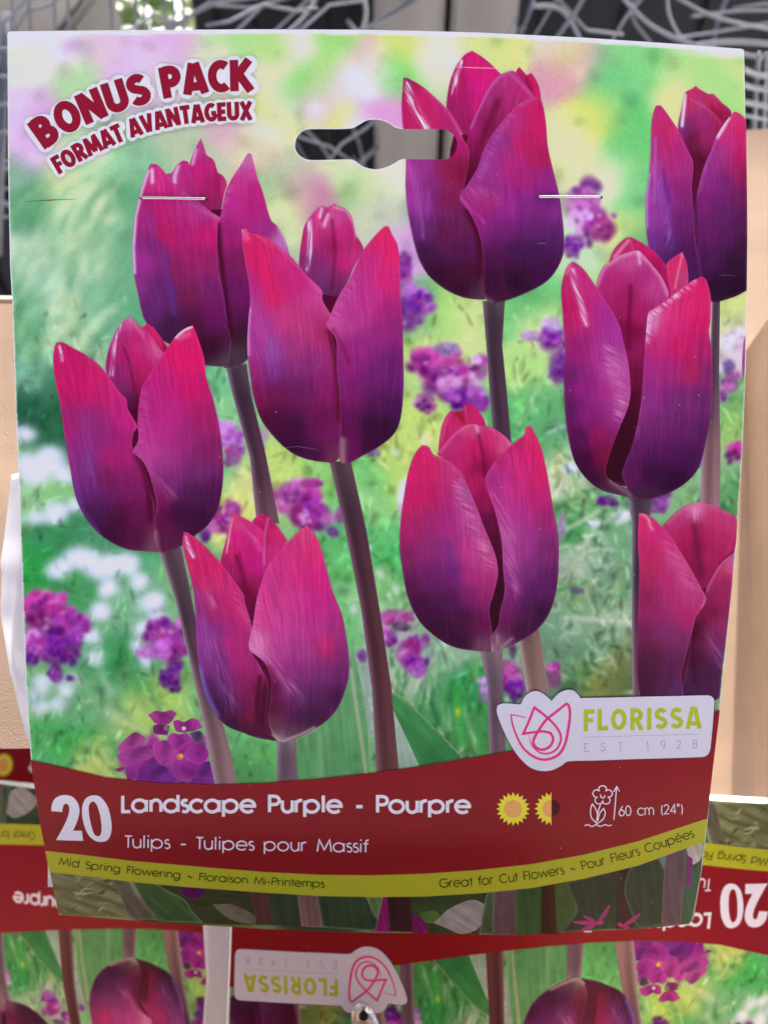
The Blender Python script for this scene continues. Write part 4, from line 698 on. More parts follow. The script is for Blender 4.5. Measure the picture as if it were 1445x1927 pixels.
def tulip_cut_off(pr, L):
    t = T(1150, 920, 4.698)
    inner(pr, t, L+.05, [(760,900),(900,850),(900,1200),(820,1860),(580,1860),(640,1400)])
    petal(pr, t, L, [(790,118),(850,130),(960,170),(1060,220),(1110,270),(1090,560),(1000,680),(900,830),(830,1000),(760,900),(640,680),(500,450),(455,330),(520,260),(620,170),(720,125)],
      [(740,190,217,125,168),(600,280,182,54,108),(750,330,158,28,76),(900,280,192,54,102),(1050,300,188,60,112),(680,430,178,32,86),(850,450,178,36,82),(1000,450,178,42,92),(770,500,122,20,52),(780,700,128,25,62),(880,620,168,36,82)],
      [([(750,200),(755,260)],40,(228,165,195),.55,88),([(730,330),(760,500),(790,750)],26,(95,30,60),.6),([(500,300),(640,180),(780,130)],16,(215,110,155),.4),([(880,150),(1050,230)],18,(210,110,150),.35),([(1080,560),(960,670)],14,(70,15,40),.7)], 88, seed=71)
    petal(pr, t, L+.5, [(1088,560),(1072,800),(1042,1100),(1012,1350),(982,1600),(958,1850),(900,1880),(600,1880),(680,1500),(700,1250),(760,1080),(820,960),(850,860),(960,670),(1010,620)],
      [(1050,650,198,84,134),(950,750,172,42,86),(1000,900,152,36,82),(900,950,152,36,86),(860,1100,120,25,48),(950,1200,142,44,98),(780,1250,82,20,42),(900,1400,122,42,92),(760,1500,80,25,48),(950,1500,102,42,92),(850,1650,92,36,66),(700,1700,90,42,80),(930,1750,96,42,92)],
      [([(960,680),(870,840),(850,900)],14,(190,110,165),.5),([(960,680),(1080,740)],30,(220,120,160),.4,25),([(850,1250),(940,1450),(980,1560)],40,(180,100,150),.45,58),([(740,1200),(720,1400),(740,1700)],26,(66,15,34),.6)], 66, seed=72)
    petal(pr, t, L+1.0, [(245,213),(300,220),(360,250),(440,330),(520,410),(600,540),(700,700),(780,850),(835,950),(835,1000),(800,1060),(750,1130),(720,1250),(660,1480),(620,1660),(650,1880),(262,1880),(230,1650),(230,1300),(240,1000),(248,700),(235,450)],
      [(270,300,208,48,92),(260,500,192,42,82),(350,400,208,42,118),(450,450,202,48,112),(400,650,188,42,92),(270,750,168,42,78),(550,650,198,70,128),(650,800,192,64,122),(480,800,182,42,102),(300,950,142,36,78),(700,950,182,60,112),(550,1000,168,48,102),(400,1100,152,42,98),(650,1120,178,38,98),(500,1250,128,48,102),(300,1250,118,36,78),(600,1350,132,48,98),(350,1500,98,36,62),(550,1550,118,42,86),(300,1700,96,32,58),(480,1750,112,42,86),(580,1800,122,54,112)],
      [([(260,225),(320,250),(360,360)],16,(235,170,195),.6,50),([(480,480),(600,680),(740,880)],50,(222,120,175),.42,30),([(840,960),(800,1050)],14,(205,110,160),.5),([(370,800),(400,1200)],50,(110,40,80),.3,88)], 86, .07, seed=73)
def tulip_upper_right(pr, L):
    t = T(1180, 140, 4.189)
    inner(pr, t, L+.05, [(480,640),(600,640),(640,1200),(680,1600),(540,1640),(480,1200)])
    petal(pr, t, L, [(540,85),(570,110),(640,150),(680,150),(750,220),(820,290),(800,420),(740,520),(660,680),(620,880),(580,1000),(500,900),(490,700),(450,560),(400,430),(430,260),(460,140),(510,110)],
      [(540,130,202,42,102),(650,220,192,42,92),(740,320,155,25,55),(560,230,178,60,122),(490,200,192,42,82),(450,450,128,48,118),(600,350,158,48,118),(510,500,98,20,48),(600,500,158,38,98),(540,650,92,20,42),(560,800,80,18,42)],
      [([(457,160),(447,270),(432,400)],14,WHT,.95),([(500,190),(640,270),(740,380)],12,(200,110,165),.35),([(660,250),(760,360)],24,(140,20,50),.6),([(540,95),(680,155),(800,270)],10,(215,90,130),.5)], 92, seed=81)
    petal(pr, t, L+.5, [(225,245),(260,240),(290,270),(340,340),(400,430),(460,560),(515,670),(520,760),(510,900),(525,1100),(540,1300),(570,1500),(600,1700),(480,1700),(400,1560),(300,1500),(180,1380),(150,1200),(145,980),(170,800),(185,600),(190,400),(205,300)],
      [(230,350,198,48,112),(270,450,202,42,98),(210,550,178,60,142),(300,550,198,38,92),(400,600,178,42,118),(200,750,168,76,162),(330,750,172,42,106),(460,750,168,48,122),(170,950,162,84,172),(230,950,128,48,152),(290,950,112,48,148),(400,900,142,36,102),(480,950,132,36,106),(200,1150,132,64,172),(290,1150,112,48,158),(400,1150,112,34,92),(490,1200,102,34,102),(230,1350,112,60,168),(330,1350,82,42,132),(430,1350,92,34,98),(500,1400,86,34,102),(350,1450,76,42,122)],
      [([(178,780),(150,950),(155,1200)],11,(205,160,215),.65),([(250,850),(300,1100),(340,1350)],34,(160,110,205),.5,110),([(225,500),(215,800),(215,1000)],10,(205,120,195),.4),([(280,750),(330,1000)],14,(90,35,130),.5)], 84, .08, seed=82)
    petal(pr, t, L+1.0, [(845,288),(880,300),(934,355),(940,600),(945,900),(947,1300),(943,1702),(850,1750),(720,1790),(650,1790),(600,1640),(570,1500),(545,1250),(530,1050),(560,900),(600,740),(660,600),(700,490),(760,390)],
      [(850,350,212,54,112),(900,450,208,38,98),(800,500,198,48,122),(900,650,192,32,86),(750,620,172,54,132),(680,700,152,48,132),(850,780,162,38,98),(930,800,142,27,72),(650,850,132,42,122),(780,850,112,38,112),(900,950,106,32,78),(600,1000,118,34,106),(750,1100,86,34,106),(900,1150,76,30,82),(620,1250,96,34,102),(780,1300,82,32,98),(920,1350,62,27,66),(650,1500,86,32,98),(850,1500,58,27,66),(700,1650,62,27,66),(850,1680,52,27,56),(750,1760,66,32,60)],
      [([(800,340),(750,430),(712,492)],15,WHT,.85),([(700,500),(620,720),(560,930)],16,(170,90,160),.4),([(535,900),(540,1100),(555,1350),(580,1560)],9,(55,14,45),.85)], 84, .07, seed=83)
TULIPS = [('tulip_upper_right', tulip_upper_right, 6), ('tulip_top', tulip_top, 6), ('tulip_back_left', tulip_back_left, 4), ('tulip_centre', tulip_centre, 8), ('tulip_left', tulip_left, 8),
          ('tulip_right', tulip_right, 9), ('tulip_lower_middle', tulip_lower_middle, 9), ('tulip_lower_left', tulip_lower_left, 11), ('tulip_cut_off', tulip_cut_off, 8)]
# ------------------------------------------------------------------ build the pack with its printed card
pack = thing('tulip_bulb_pack', CAM + ROT @ Vector(ORG.tolist()), 'upright bulb pack with two staples and a hanging slot, standing over the other packs', 'bulb pack', 'tulip bulb packs in the box', ROT)

def card_body():
    V, F = fill(OUT, 26, [HOLE]); n = len(V)
    bm = bmesh.new()
    fr = [bm.verts.new(p) for p in loc_pt(V[:, 0], V[:, 1], 0, 4e-5)]
    bk = [bm.verts.new(p) for p in loc_pt(V[:, 0], V[:, 1], 0, 0.0019)]
    cnt = {}
    for a, b, c in F:
        q = V[[a, b, c]]
        if (q[1]-q[0])[0]*(q[2]-q[0])[1] - (q[1]-q[0])[1]*(q[2]-q[0])[0] > 0: a, b, c = c, b, a
        a, b, c = int(a), int(b), int(c)
        bm.faces.new((fr[a], fr[b], fr[c])); bm.faces.new((bk[c], bk[b], bk[a]))
        for e in ((a, b), (b, c), (c, a)): cnt[e] = 1
    for (a, b) in list(cnt):
        if (b, a) not in cnt: bm.faces.new((fr[b], fr[a], bk[a], bk[b]))
    return pbm(bm, 'printed_card', M_PAPER, pack)
card = card_body()

# the out-of-focus garden printed over the whole card
V, F = fill(OUT, 3.3, [HOLE])
def sample_img(V):
    x = np.clip(V[:, 0] / CS, 0, CW - 1.01); y = np.clip(V[:, 1] / CS, 0, CH - 1.01)
    i = x.astype(int); j = y.astype(int); fx = (x - i)[:, None]; fy = (y - j)[:, None]
    return (IMG[j, i] * (1 - fx) + IMG[j, i + 1] * fx) * (1 - fy) + (IMG[j + 1, i] * (1 - fx) + IMG[j + 1, i + 1] * fx) * fy
C = sample_img(V)
C = C + (vnoise(V[:, 0] / 3.4, V[:, 1] / 3.4, 21) - .5)[:, None] * 9
# cracked, worn ink on fold and cut edges, fold glare painted white along top
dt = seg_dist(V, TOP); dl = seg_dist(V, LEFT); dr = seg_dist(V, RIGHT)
wear_glare = np.clip((8.5 + 3 * vnoise(V[:, 0] / 30, V[:, 1] / 9, 5) - dt) / 3.5, 0, 1)
wear_glare = np.maximum(wear_glare, np.clip(1.25 - np.hypot((V[:, 0] - 14) / 150, (V[:, 1] - 58) / 26), 0, .9))  # bright glare patches painted at both top corners
wear_glare = np.maximum(wear_glare, np.clip(1.25 - np.hypot((V[:, 0] - 1400) / 120, (V[:, 1] - 92) / 18), 0, .9))
wear_glare = np.maximum(wear_glare, np.clip((2.2 + 2.2 * (vnoise(V[:, 1] / 6, V[:, 0] / 9, 6) - .35) - dl) / 2, 0, 1) * .9)
wear_glare = np.maximum(wear_glare, np.clip((1.6 - dr) / 2, 0, 1) * .7)
dh = seg_dist(V, HOLE, True); wear_glare = np.maximum(wear_glare, np.clip((2.6 + 2 * (vnoise(V[:, 0] / 5, V[:, 1] / 5, 7) - .5) - dh) / 2, 0, 1) * .9)
C = C * (1 - wear_glare[:, None]) + np.array((250, 249, 247)) * wear_glare[:, None]
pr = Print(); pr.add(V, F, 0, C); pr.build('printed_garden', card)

# stems and leaves
def stem_print(name, left, right, cols, rimc=(150, 122, 150), lay=2.5, label=None):
    pr = Print(); l = resample(left, 5, False); r = resample(right, 5, False); n = max(len(l), len(r), 12); k = 9
    ts = np.linspace(0, 1, n)
    def at(P, t):
        s = np.concatenate([[0], np.cumsum(np.hypot(*np.diff(P, axis=0).T))]); s /= s[-1]
        return np.stack([np.interp(t, s, P[:, 0]), np.interp(t, s, P[:, 1])], 1)
    A, B = at(l, ts), at(r, ts); V = []; Cc = []
    for i in range(n):
        base = np.array([np.interp(ts[i], [c[0] for c in cols], [c[1][q] for c in cols]) for q in range(3)])
        for j in range(k):
            u = j / (k - 1); V.append(A[i] * (1 - u) + B[i] * u)
            g = math.exp(-(u / .13) ** 2) * .75 + math.exp(-((1 - u) / .08) ** 2) * .35
            if j == 0: base = base * np.array((.88, .80, .82))
            s = 1 + .10 * math.sin(u * 9 + 1) + .10 * (vnoise(u * 8, i / 9, 3) - .5)
            Cc.append(base * s * (1 - g) + np.array(rimc) * g)
    F = []
    for i in range(n - 1):
        for j in range(k - 1):
            a = i * k + j; F += [(a, a + 1, a + k + 1), (a, a + k + 1, a + k)]
    pr.add(V, F, lay, np.array(Cc)); return pr.build(name, card)
stem_print('printed_stem', [(425,690),(437,740),(470,860),(483,985)], [(464,684),(472,740),(497,840),(526,985)], [(0,(92,78,88)),(.2,(72,52,66)),(.7,(92,66,78)),(1,(122,92,98))])
stem_print('printed_stem', [(297,1030),(330,1130),(360,1260),(385,1370),(404,1482)], [(341,1030),(354,1090),(375,1200),(408,1320),(430,1400),(448,1482)], [(0,(98,84,90)),(.3,(84,66,74)),(.6,(120,98,98)),(1,(160,134,126))], (175,150,165))
stem_print('printed_stem', [(620,870),(650,1000),(680,1150),(700,1300),(709,1460)], [(660,866),(690,1000),(715,1150),(736,1290),(751,1455)], [(0,(96,80,82)),(.15,(82,58,68)),(.6,(92,58,60)),(1,(110,72,66))], (140,106,132))
stem_print('printed_stem', [(908,566),(915,650),(922,750),(928,815)], [(950,566),(945,650),(955,750),(963,840)], [(0,(98,90,94)),(.15,(76,62,70)),(1,(84,62,76))], (128,108,128))
stem_print('printed_stem', [(974,1195),(984,1260),(994,1320)], [(1014,1180),(1024,1250),(1034,1320)], [(0,(132,110,98)),(1,(160,136,116))], (190,170,165))
stem_print('printed_stem', [(1340,560),(1335,700),(1321,850),(1317,960)], [(1355,562),(1353,700),(1356,850),(1354,960)], [(0,(86,76,82)),(.4,(96,80,86)),(.7,(140,112,112)),(1,(158,128,124))], (176,150,168))
stem_print('printed_stem', [(1182,940),(1189,984),(1189,1218),(1190,1312)], [(1230,940),(1224,962),(1212,1100),(1212,1312)], [(0,(86,76,84)),(.4,(80,64,74)),(1,(140,108,112))], (158,140,164))
stem_print('printed_stem', [(903,1226),(917,1290),(919,1350),(921,1430)], [(946,1222),(945,1300),(949,1360),(953,1430)], [(0,(140,128,128)),(.3,(112,98,106)),(1,(122,98,104))], (150,132,150))
stem_print('printed_stem', [(521,1388),(521,1430),(519,1480)], [(558,1386),(557,1430),(561,1480)], [(0,(150,138,138)),(.4,(116,98,108)),(1,(122,100,106))], (156,138,152))

def patch(pr, tf, outline, col, lay, strokes=(), amp=.06, ang=90, h=4.5, seed=0, sharp=60, col2=None, rim=0):
    P = smooth_loop(tf.p(outline), 4, sharp); V, F = fill(P, h)
    C = np.tile(np.array(col, float), (len(V), 1))
    if col2 is not None:
        s = (V[:, 1] - V[:, 1].min()) / max(1, np.ptp(V[:, 1])); C = C * (1 - s[:, None]) + np.array(col2, float) * s[:, None]
    t = math.radians(ang); v = -V[:, 0] * math.sin(t) + V[:, 1] * math.cos(t); u = V[:, 0] * math.cos(t) + V[:, 1] * math.sin(t)
    C *= (1 + amp * 2 * (vnoise(v / 5, u / 60, seed + 40) - .5) + .12 * (vnoise(V[:, 0] / 16, V[:, 1] / 16, seed + 41) - .5))[:, None]
    for st in strokes: C = stroke_mix(V, C, tf.p(st[0]), st[1] / tf.s, st[2], st[3])
    if rim:
        m = (rim * np.exp(-(seg_dist(V, resample(P, 5), True) / 2.2) ** 2))[:, None]; C = C * (1 - m) + np.array((205, 200, 190)) * m
    pr.add(V, F, lay, np.clip(C, 0, 250))
I1 = T(0, 0, 1.0)
lf = T(600, 1000, 2.369)
def one_patch(name, *a, **k):
    q = Print(); patch(q, *a, **k); return q.build(name, card)
one_patch('printed_leaf', I1, [(556,1400),(600,1372),(640,1312),(664,1222),(680,1290),(692,1380),(695,1470),(556,1476)], (112,165,110), 1.6, [([(600,1380),(605,1470)],7,(140,185,140),.5),([(660,1260),(675,1360),(690,1465)],3,(205,190,165),.7)], .10, 84, seed=1, col2=(84,142,84))
one_patch('printed_leaf', lf, [(320,715),(370,735),(450,810),(540,900),(645,1010),(450,1050),(380,900),(330,790)], (70,140,78), 1.7, [([(325,715),(380,745),(460,815),(550,905),(640,1005)],6,(180,165,135),.75)], .10, 50, seed=2, col2=(52,118,62))
one_patch('printed_leaf', lf, [(318,770),(345,810),(380,900),(458,1045),(360,1062),(335,950)], (168,188,170), 1.5, (), .06, 75, seed=3, col2=(140,165,140))
one_patch('printed_leaf', lf, [(135,540),(190,610),(222,760),(230,900),(205,880),(150,670)], (150,172,150), 1.5, (), .08, 80, seed=4)
# plants below the green ribbon
A5 = T(80, 1590, 2.125); A6 = T(700, 1560, 2.258)
def grass_patch():
    q = Print(); r = random.Random(5)
    patch(q, A5, [(28,100),(160,112),(290,125),(340,200),(400,295),(64,278)], (104,106,70), 1.4, seed=3, amp=.3, ang=20)
    for i in range(26):
        x, y = r.uniform(50, 330), r.uniform(118, 275); L = r.uniform(25, 90); a = r.uniform(-55, 20)
        x2, y2 = x + L * math.cos(math.radians(a)), y + L * math.sin(math.radians(a)) * .6
        x2 = min(x2, 330); y2 = min(max(y2, 122), 272)
        pts = [(x, y), ((x + x2) / 2, (y + y2) / 2 - r.uniform(-14, 14)), (x2, y2)]
        ribbon(q, A5.p(pts), [r.uniform(1.0, 2.6), r.uniform(1.4, 3.2), .6], 1.6 + i * .03, r.choice([(140,140,98),(84,92,58),(76,84,52),(130,130,90),(150,148,112),(94,100,62)]))
    return q.build('printed_grass', card)
grass_patch()
LOW = [(A5, [(262,128),(335,138),(380,210),(440,270),(452,302),(350,292),(310,200)], (110,100,80), 1.9, 55, .3), (A5, [(355,140),(440,150),(500,185),(570,222),(600,268),(645,314),(450,302),(400,220)], (72,98,56), 1.8, 40, .45),
       (A5, [(440,150),(900,190),(930,322),(645,314),(600,268),(560,220),(490,180)], (66,70,44), 1.5, 10, 0), (A5, [(545,162),(655,172),(628,212),(570,208)], (98,26,86), 2.0, 10, 0), (A5, [(680,240),(760,240),(850,285),(852,320),(780,310),(720,280)], (128,116,92), 1.9, 30, 0),
       (A5, [(825,185),(900,190),(925,324),(862,322)], (92,58,52), 2.1, 80, .1), (A5, [(898,190),(1022,195),(1040,328),(925,324)], (58,72,52), 1.9, 80, 0), (A5, [(1018,195),(1097,200),(1120,332),(1035,328)], (132,98,88), 2.2, 86, .3),
       (A5, [(1095,200),(1295,208),(1320,270),(1342,302),(1332,346),(1120,332)], (56,76,50), 2.0, 80, .5), (A5, [(1290,208),(1362,210),(1350,260),(1342,302),(1318,262)], (104,128,74), 2.1, 80, .3),
       (A6, [(-8,290),(70,288),(78,440),(-8,438)], (150,30,104), 1.8, 80, 0), (A6, [(62,288),(166,286),(174,440),(76,438)], (64,36,38), 2.2, 88, .1), (A6, [(165,360),(205,380),(238,415),(236,446),(170,442)], (135,30,102), 1.8, 60, 0),
       (A6, [(165,286),(500,272),(470,450),(170,446)], (62,78,44), 1.5, 20, 0), (A6, [(200,360),(270,350),(300,395),(230,400)], (95,125,55), 1.7, 10, 0), (A6, [(262,402),(330,340),(420,303),(470,318),(492,352),(450,425),(380,448),(320,425)], (160,150,142), 2.0, 30, .1), (A6, [(488,274),(522,268),(516,452),(455,450)], (78,94,62), 2.1, 70, .5),
       (A6, [(520,266),(612,260),(613,454),(515,452)], (108,80,82), 2.3, 89, .2), (A6, [(610,260),(722,245),(722,446),(612,454)], (62,90,50), 2.0, 89, 0), (A6, [(718,245),(800,232),(850,330),(800,442),(718,446)], (68,36,32), 2.1, 89, 0), (A6, [(775,240),(828,230),(862,345),(810,442),(785,442)], (72,98,50), 2.2, 80, 0),
       (A6, [(826,230),(1112,155),(1062,300),(1052,426),(800,442),(862,370),(870,330)], (46,60,44), 2.3, 80, .35), (A6, [(1048,174),(1112,158),(1077,260),(1092,350),(1114,422),(1036,428)], (62,34,36), 2.4, 88, 0),
       (A6, [(1108,157),(1218,124),(1252,210),(1242,408),(1138,420),(1100,350),(1072,260)], (48,66,48), 2.5, 85, .4), (A6, [(1212,126),(1258,112),(1252,230)], (108,128,124), 2.4, 80, 0), (A6, [(1330,80),(1402,56),(1398,180),(1382,260),(1352,395),(1310,408)], (58,92,66), 2.2, 80, 0),
       (A6, [(1335,80),(1402,56),(1396,130),(1350,160)], (190,176,164), 2.6, 70, 0), (A6, [(1340,115),(1362,130),(1352,250),(1335,240)], (125,35,115), 2.8, 85, 0), (A6, [(1254,103),(1338,78),(1312,410),(1228,410)], (102,78,86), 2.7, 88, .2)]
for i, (tf, o, c, l, ang, rm) in enumerate(LOW):
    tall = tf is A6 and len(o) == 4
    c = tuple(np.array(c) * (.86 if sum(c) < 400 else .92)); rm *= .7
    one_patch('printed_stem' if tall else 'printed_leaf', tf, o, c, l, (), .12, ang, 3.6, seed=i, sharp=70, rim=rm * .9)
q = Print()
for k, (c, tips) in enumerate([((955, 405), [(855,398),(900,372),(1010,326),(985,395),(890,432)]), ((1060, 418), [(1045,402),(1138,364),(1092,420)])]):
    for j, tp in enumerate(tips): ribbon(q, A6.p([c, ((c[0]+tp[0])/2+4, (c[1]+tp[1])/2), tp]), [1.5, 4.2, 1.6], 3 + .1 * j, (165 - 12 * (j % 3), 45, 105))
q.build('printed_blossom', card)

# the sharp cluster of wallflowers above the banner
B4 = T(0, 1200, 2.89)
q = Print()
for i, (o, c) in enumerate([([(805,420),(850,398),(890,405),(930,395),(962,412),(920,470),(850,470)], (148,44,116)), ([(830,480),(870,470),(925,480),(910,532),(840,524)], (120,34,100)),
        ([(940,455),(970,448),(1000,460),(1040,440),(1080,450),(1102,490),(1040,512),(960,512)], (156,44,124)), ([(640,600),(690,545),(740,515),(800,550),(760,605),(660,640)], (160,60,130)), ([(630,645),(700,600),(800,590),(840,640),(740,705),(650,672)], (150,54,132)), ([(620,715),(690,704),(650,732)], (150,45,120)),
        ([(690,700),(850,660),(930,720),(800,765),(690,778)], (138,34,124)), ([(760,690),(900,700),(945,795),(740,780)], (104,26,116)), ([(1060,690),(1140,672),(1168,800),(1040,795)], (116,32,120)), ([(1030,520),(1090,510),(1112,560),(1060,570)], (86,64,92)),
        ([(830,600),(850,572),(910,562),(972,640),(930,692),(860,682)], (164,54,138)), ([(910,560),(935,520),(975,528),(1015,520),(1058,570),(992,646)], (156,44,134)), ([(1000,640),(1060,575),(1110,590),(1134,625),(1125,665),(1078,692)], (150,38,134)), ([(985,660),(1080,692),(1062,752),(990,782),(935,742),(940,682)], (146,36,130))]):
    patch(q, B4, o, c, 3 + .25 * i, [([o[0], o[len(o) // 2]], 40, (min(255, c[0] + 26), c[1] + 24, c[2] + 18), .5), ([o[len(o) // 3], np.mean(o, 0)], 26, (c[0] * .6, c[1] * .5, c[2] * .65), .55)], .14, 40 + 37 * i % 150, 2.4, seed=60 + i, rim=.12, sharp=80)
disc(q, B4.p((980, 648)), 7, 6, 7.5, (205, 130, 70), 12); disc(q, B4.p((985, 644)), 3, 3, 7.7, (235, 190, 90), 10)
disc(q, B4.p((905, 492)), 5, 5, 7.5, (110, 120, 110), 10); disc(q, B4.p((1000, 495)), 4, 4, 7.5, (205, 190, 205), 10)

q.build('printed_blossom', card)

# tulips
for nm, fn, L in TULIPS:
    q = Print(); fn(q, L); q.build('printed_tulip', card)
q = Print(); patch(q, I1, [(1403,628),(1398,650),(1396,700),(1399,715),(1401,700)], (160,50,130), 4, h=3, rim=.3); q.build('printed_petal', card)

# banner, ribbon
BT = [(58,1431),(100,1440),(150,1452),(200,1464),(290,1473),(400,1477),(500,1474),(600,1466),(700,1455),(780,1444),(860,1431),(920,1421),(990,1408),(1080,1392),(1180,1372),(1270,1354),(1354.5,1337)]
GT = [(85,1602),(150,1609),(250,1621),(400,1634),(500,1642),(600,1647),(700,1648),(800,1645),(900,1638),(1000,1627),(1100,1609),(1200,1584),(1331,1541)]
GB = [(93,1642),(150,1648),(250,1661),(350,1670),(500,1681),(600,1687),(700,1689),(800,1688),(900,1682),(1000,1672),(1100,1654),(1200,1630),(1325,1585)]
def edge_between(E, a, b):
    E = [e for e in E if a < e[1] < b]; return E
q = Print(); P = np.array(BT + edge_between(RIGHT, 1338, 1540) + GT[::-1] + edge_between(LEFT, 1432, 1601)[::-1], float)
V, F = fill(P, 9); C = np.tile((132., 28, 33), (len(V), 1)) * (1 + .04 * (vnoise(V[:, 0] / 40, V[:, 1] / 40, 2) - .5))[:, None]
q.add(V, F, 15, C); q.build('banner', card, label='dark red curved banner')
q = Print(); P = np.array(GT + GB[::-1], float); V, F = fill(P, 7); q.add(V, F, 15.6, (168., 166, 42)); q.build('ribbon_strip', card, label='olive green curved strip')

PINKW = (226, 216, 220)
q = Print(); lettering(q, 'Landscape Purple - Pourpre', [(228,1531),(500,1532),(887,1533)], 36, 6.2, 17, PINKW); q.build('product_name', card)
q = Print(); lettering(q, 'Tulips - Tulipes pour Massif', [(234,1597),(450,1601.5),(694,1606)], 25, 2.7, 17, PINKW); q.build('product_type', card)
q = Print(); lettering(q, 'Mid Spring Flowering ~ Floraison Mi-Printemps', [(110,1629),(159,1636),(235,1645),(334,1655),(400,1660),(472,1665),(540,1669),(611,1672)], 15.5, 2.1, 17, (40, 66, 20)); q.build('season_text', card)
q = Print(); lettering(q, 'Great for Cut Flowers ~ Pour Fleurs Coupées', [(827,1672),(891,1669),(937,1664),(984,1659),(1064,1646),(1092,1640),(1137,1629),(1203,1611),(1255,1594),(1308,1576)], 18, 2.1, 17, (40, 66, 20)); q.build('use_text', card)
q = Print(); lettering(q, '60 cm (24")', [(1164,1537),(1225,1535),(1287,1532)], 20, 1.7, 17, PINKW); q.build('height_text', card)
q = Print()
two = [(278,945),(285,900),(308,870),(350,857),(395,868),(425,905),(432,950),(420,1000),(397,1052),(445,1052),(452,1107),(305,1103),(340,1040),(366,985),(377,940),(373,915),(360,903),(346,912),(338,950)]
V, F = fill(smooth_loop(B4.p(two), 5, 50), 7); q.add(V, F, 17, PINKW)
z0 = [(446,935),(462,882),(500,860),(545,868),(585,920),(605,1000),(605,1060),(587,1100),(555,1113),(515,1105),(478,1070),(453,1005)]; zi = [(483,920),(495,896),(512,893),(528,915),(545,970),(553,1040),(546,1075),(530,1083),(512,1070),(495,1020),(484,960)]
V, F = fill(smooth_loop(B4.p(z0), 5), 7, [smooth_loop(B4.p(zi), 5)]); q.add(V, F, 17, PINKW); q.build('count_number', card)

# bonus badge: white halo and dark red letters
B1 = T(0, 0, 1.0)
L1 = [(84,281),(128,250),(164,234),(192,222),(221,210),(263,198),(310,185),(348,178),(387,174),(431,171),(476,170)]
L2 = [(111,328),(133,315),(152,303),(195,281),(227,267),(246,259),(292,245),(344,233),(398,228),(436,226),(475,225)]
def ex(L, d):          # extend a baseline a little at both ends
    a = np.array(L, float); return a
q = Print(); lettering(q, 'BONUS PACK', L1, 59, 16.2, 16, (240, 238, 242), CND, outline=8.2); lettering(q, 'FORMAT AVANTAGEUX', L2, 35, 8.6, 17.2, (240, 238, 242), CND, outline=6.8); q.build('badge_halo', card, label='white halo around the dark red bonus lettering')
q = Print(); lettering(q, 'BONUS PACK', L1, 59, 16.2, 19, (142, 28, 50), CND, inset=False); q.build('bonus_text', card)
q = Print(); lettering(q, 'FORMAT AVANTAGEUX', L2, 35, 8.6, 19, (142, 28, 50), CND, inset=False); q.build('format_text', card)

# brand label
T8 = T(895, 1250, 2.627)
lab = [(103,230),(108,205),(132,195),(175,196),(222,200),(240,165),(265,142),(300,133),(335,147),(375,182),(410,145),(450,128),(480,130),(502,146),(517,168),(640,166),(800,162),(1000,158),(1148,155),(1170,164),(1180,187),(1160,418),(1146,449),(1118,460),(800,470),(600,477),(455,482),(420,505),(370,527),(310,527),(260,505),(210,455),(170,395),(140,335),(115,275)]
lp = smooth_loop(T8.p(lab), 5, 48)
q = Print(); V, F = fill(lp, 7); q.add(V, F, 17, (203, 198, 206)); q.build('brand_label', card, label='white tulip-shaped brand label')
q = Print(); ribbon(q, np.concatenate([lp, lp[:1]]), 1.3, 16.5, (70, 44, 74), closed=True); q.build('label_shadow_line', card)
q = Print(); PK = (216, 56, 118)
ml = smooth_loop(T8.p([(248,265),(215,257),(175,251),(180,290),(200,350),(235,415),(290,460),(345,473),(405,452),(440,400),(458,320),(466,250),(460,205),(448,196),(400,235),(350,275),(310,330),(285,380),(295,410),(330,424),(368,406),(383,370),(370,341),(330,333),(235,345),(260,290),(290,215),(330,245),(370,280),(405,320),(422,365),(405,415),(368,440),(322,440),(285,412),(268,380),(264,350)]), 5, 50)[:-5]
ribbon(q, ml, [.8, 1.6, 2.2, 2.6, 2.6, 2.4, 2.6, 2.6, 2.4, 2.4, 2.4, 2.2, 1.8, .6], 18, PK, step=2.5); q.build('brand_mark', card)
q = Print(); lettering(q, 'FLORISSA', T8.p([(530,333),(820,326),(1118,319)]), 41.5, 8.0, 18, (170, 178, 44), CND, track=.08, inset=False, shear=.03); q.build('brand_name', card)
q = Print(); ribbon(q, T8.p([(527,362),(820,354),(1110,346)]), .55, 18, (170, 164, 166)); q.build('divider_line', card)
q = Print()
for ch, x in zip('EST.1928', [548, 632, 717, 780, 850, 928, 1005, 1085]):
    y = 437 - (x - 530) * .033; w = GEO[ch][0] * 38
    lettering(q, ch, T8.p([(x - w / 2, y), (x + w / 2, y - w * .033)]), 17.5, 1.9, 18, (168, 160, 164))
    if ch in 'TS': ribbon(q, T8.p([(x - 7, y), (x + 7, y)]) if ch == 'T' else T8.p([(x - 14, y - 12), (x - 14, y)]), .7, 18.9, (186, 180, 184))
q.build('founding_year', card)

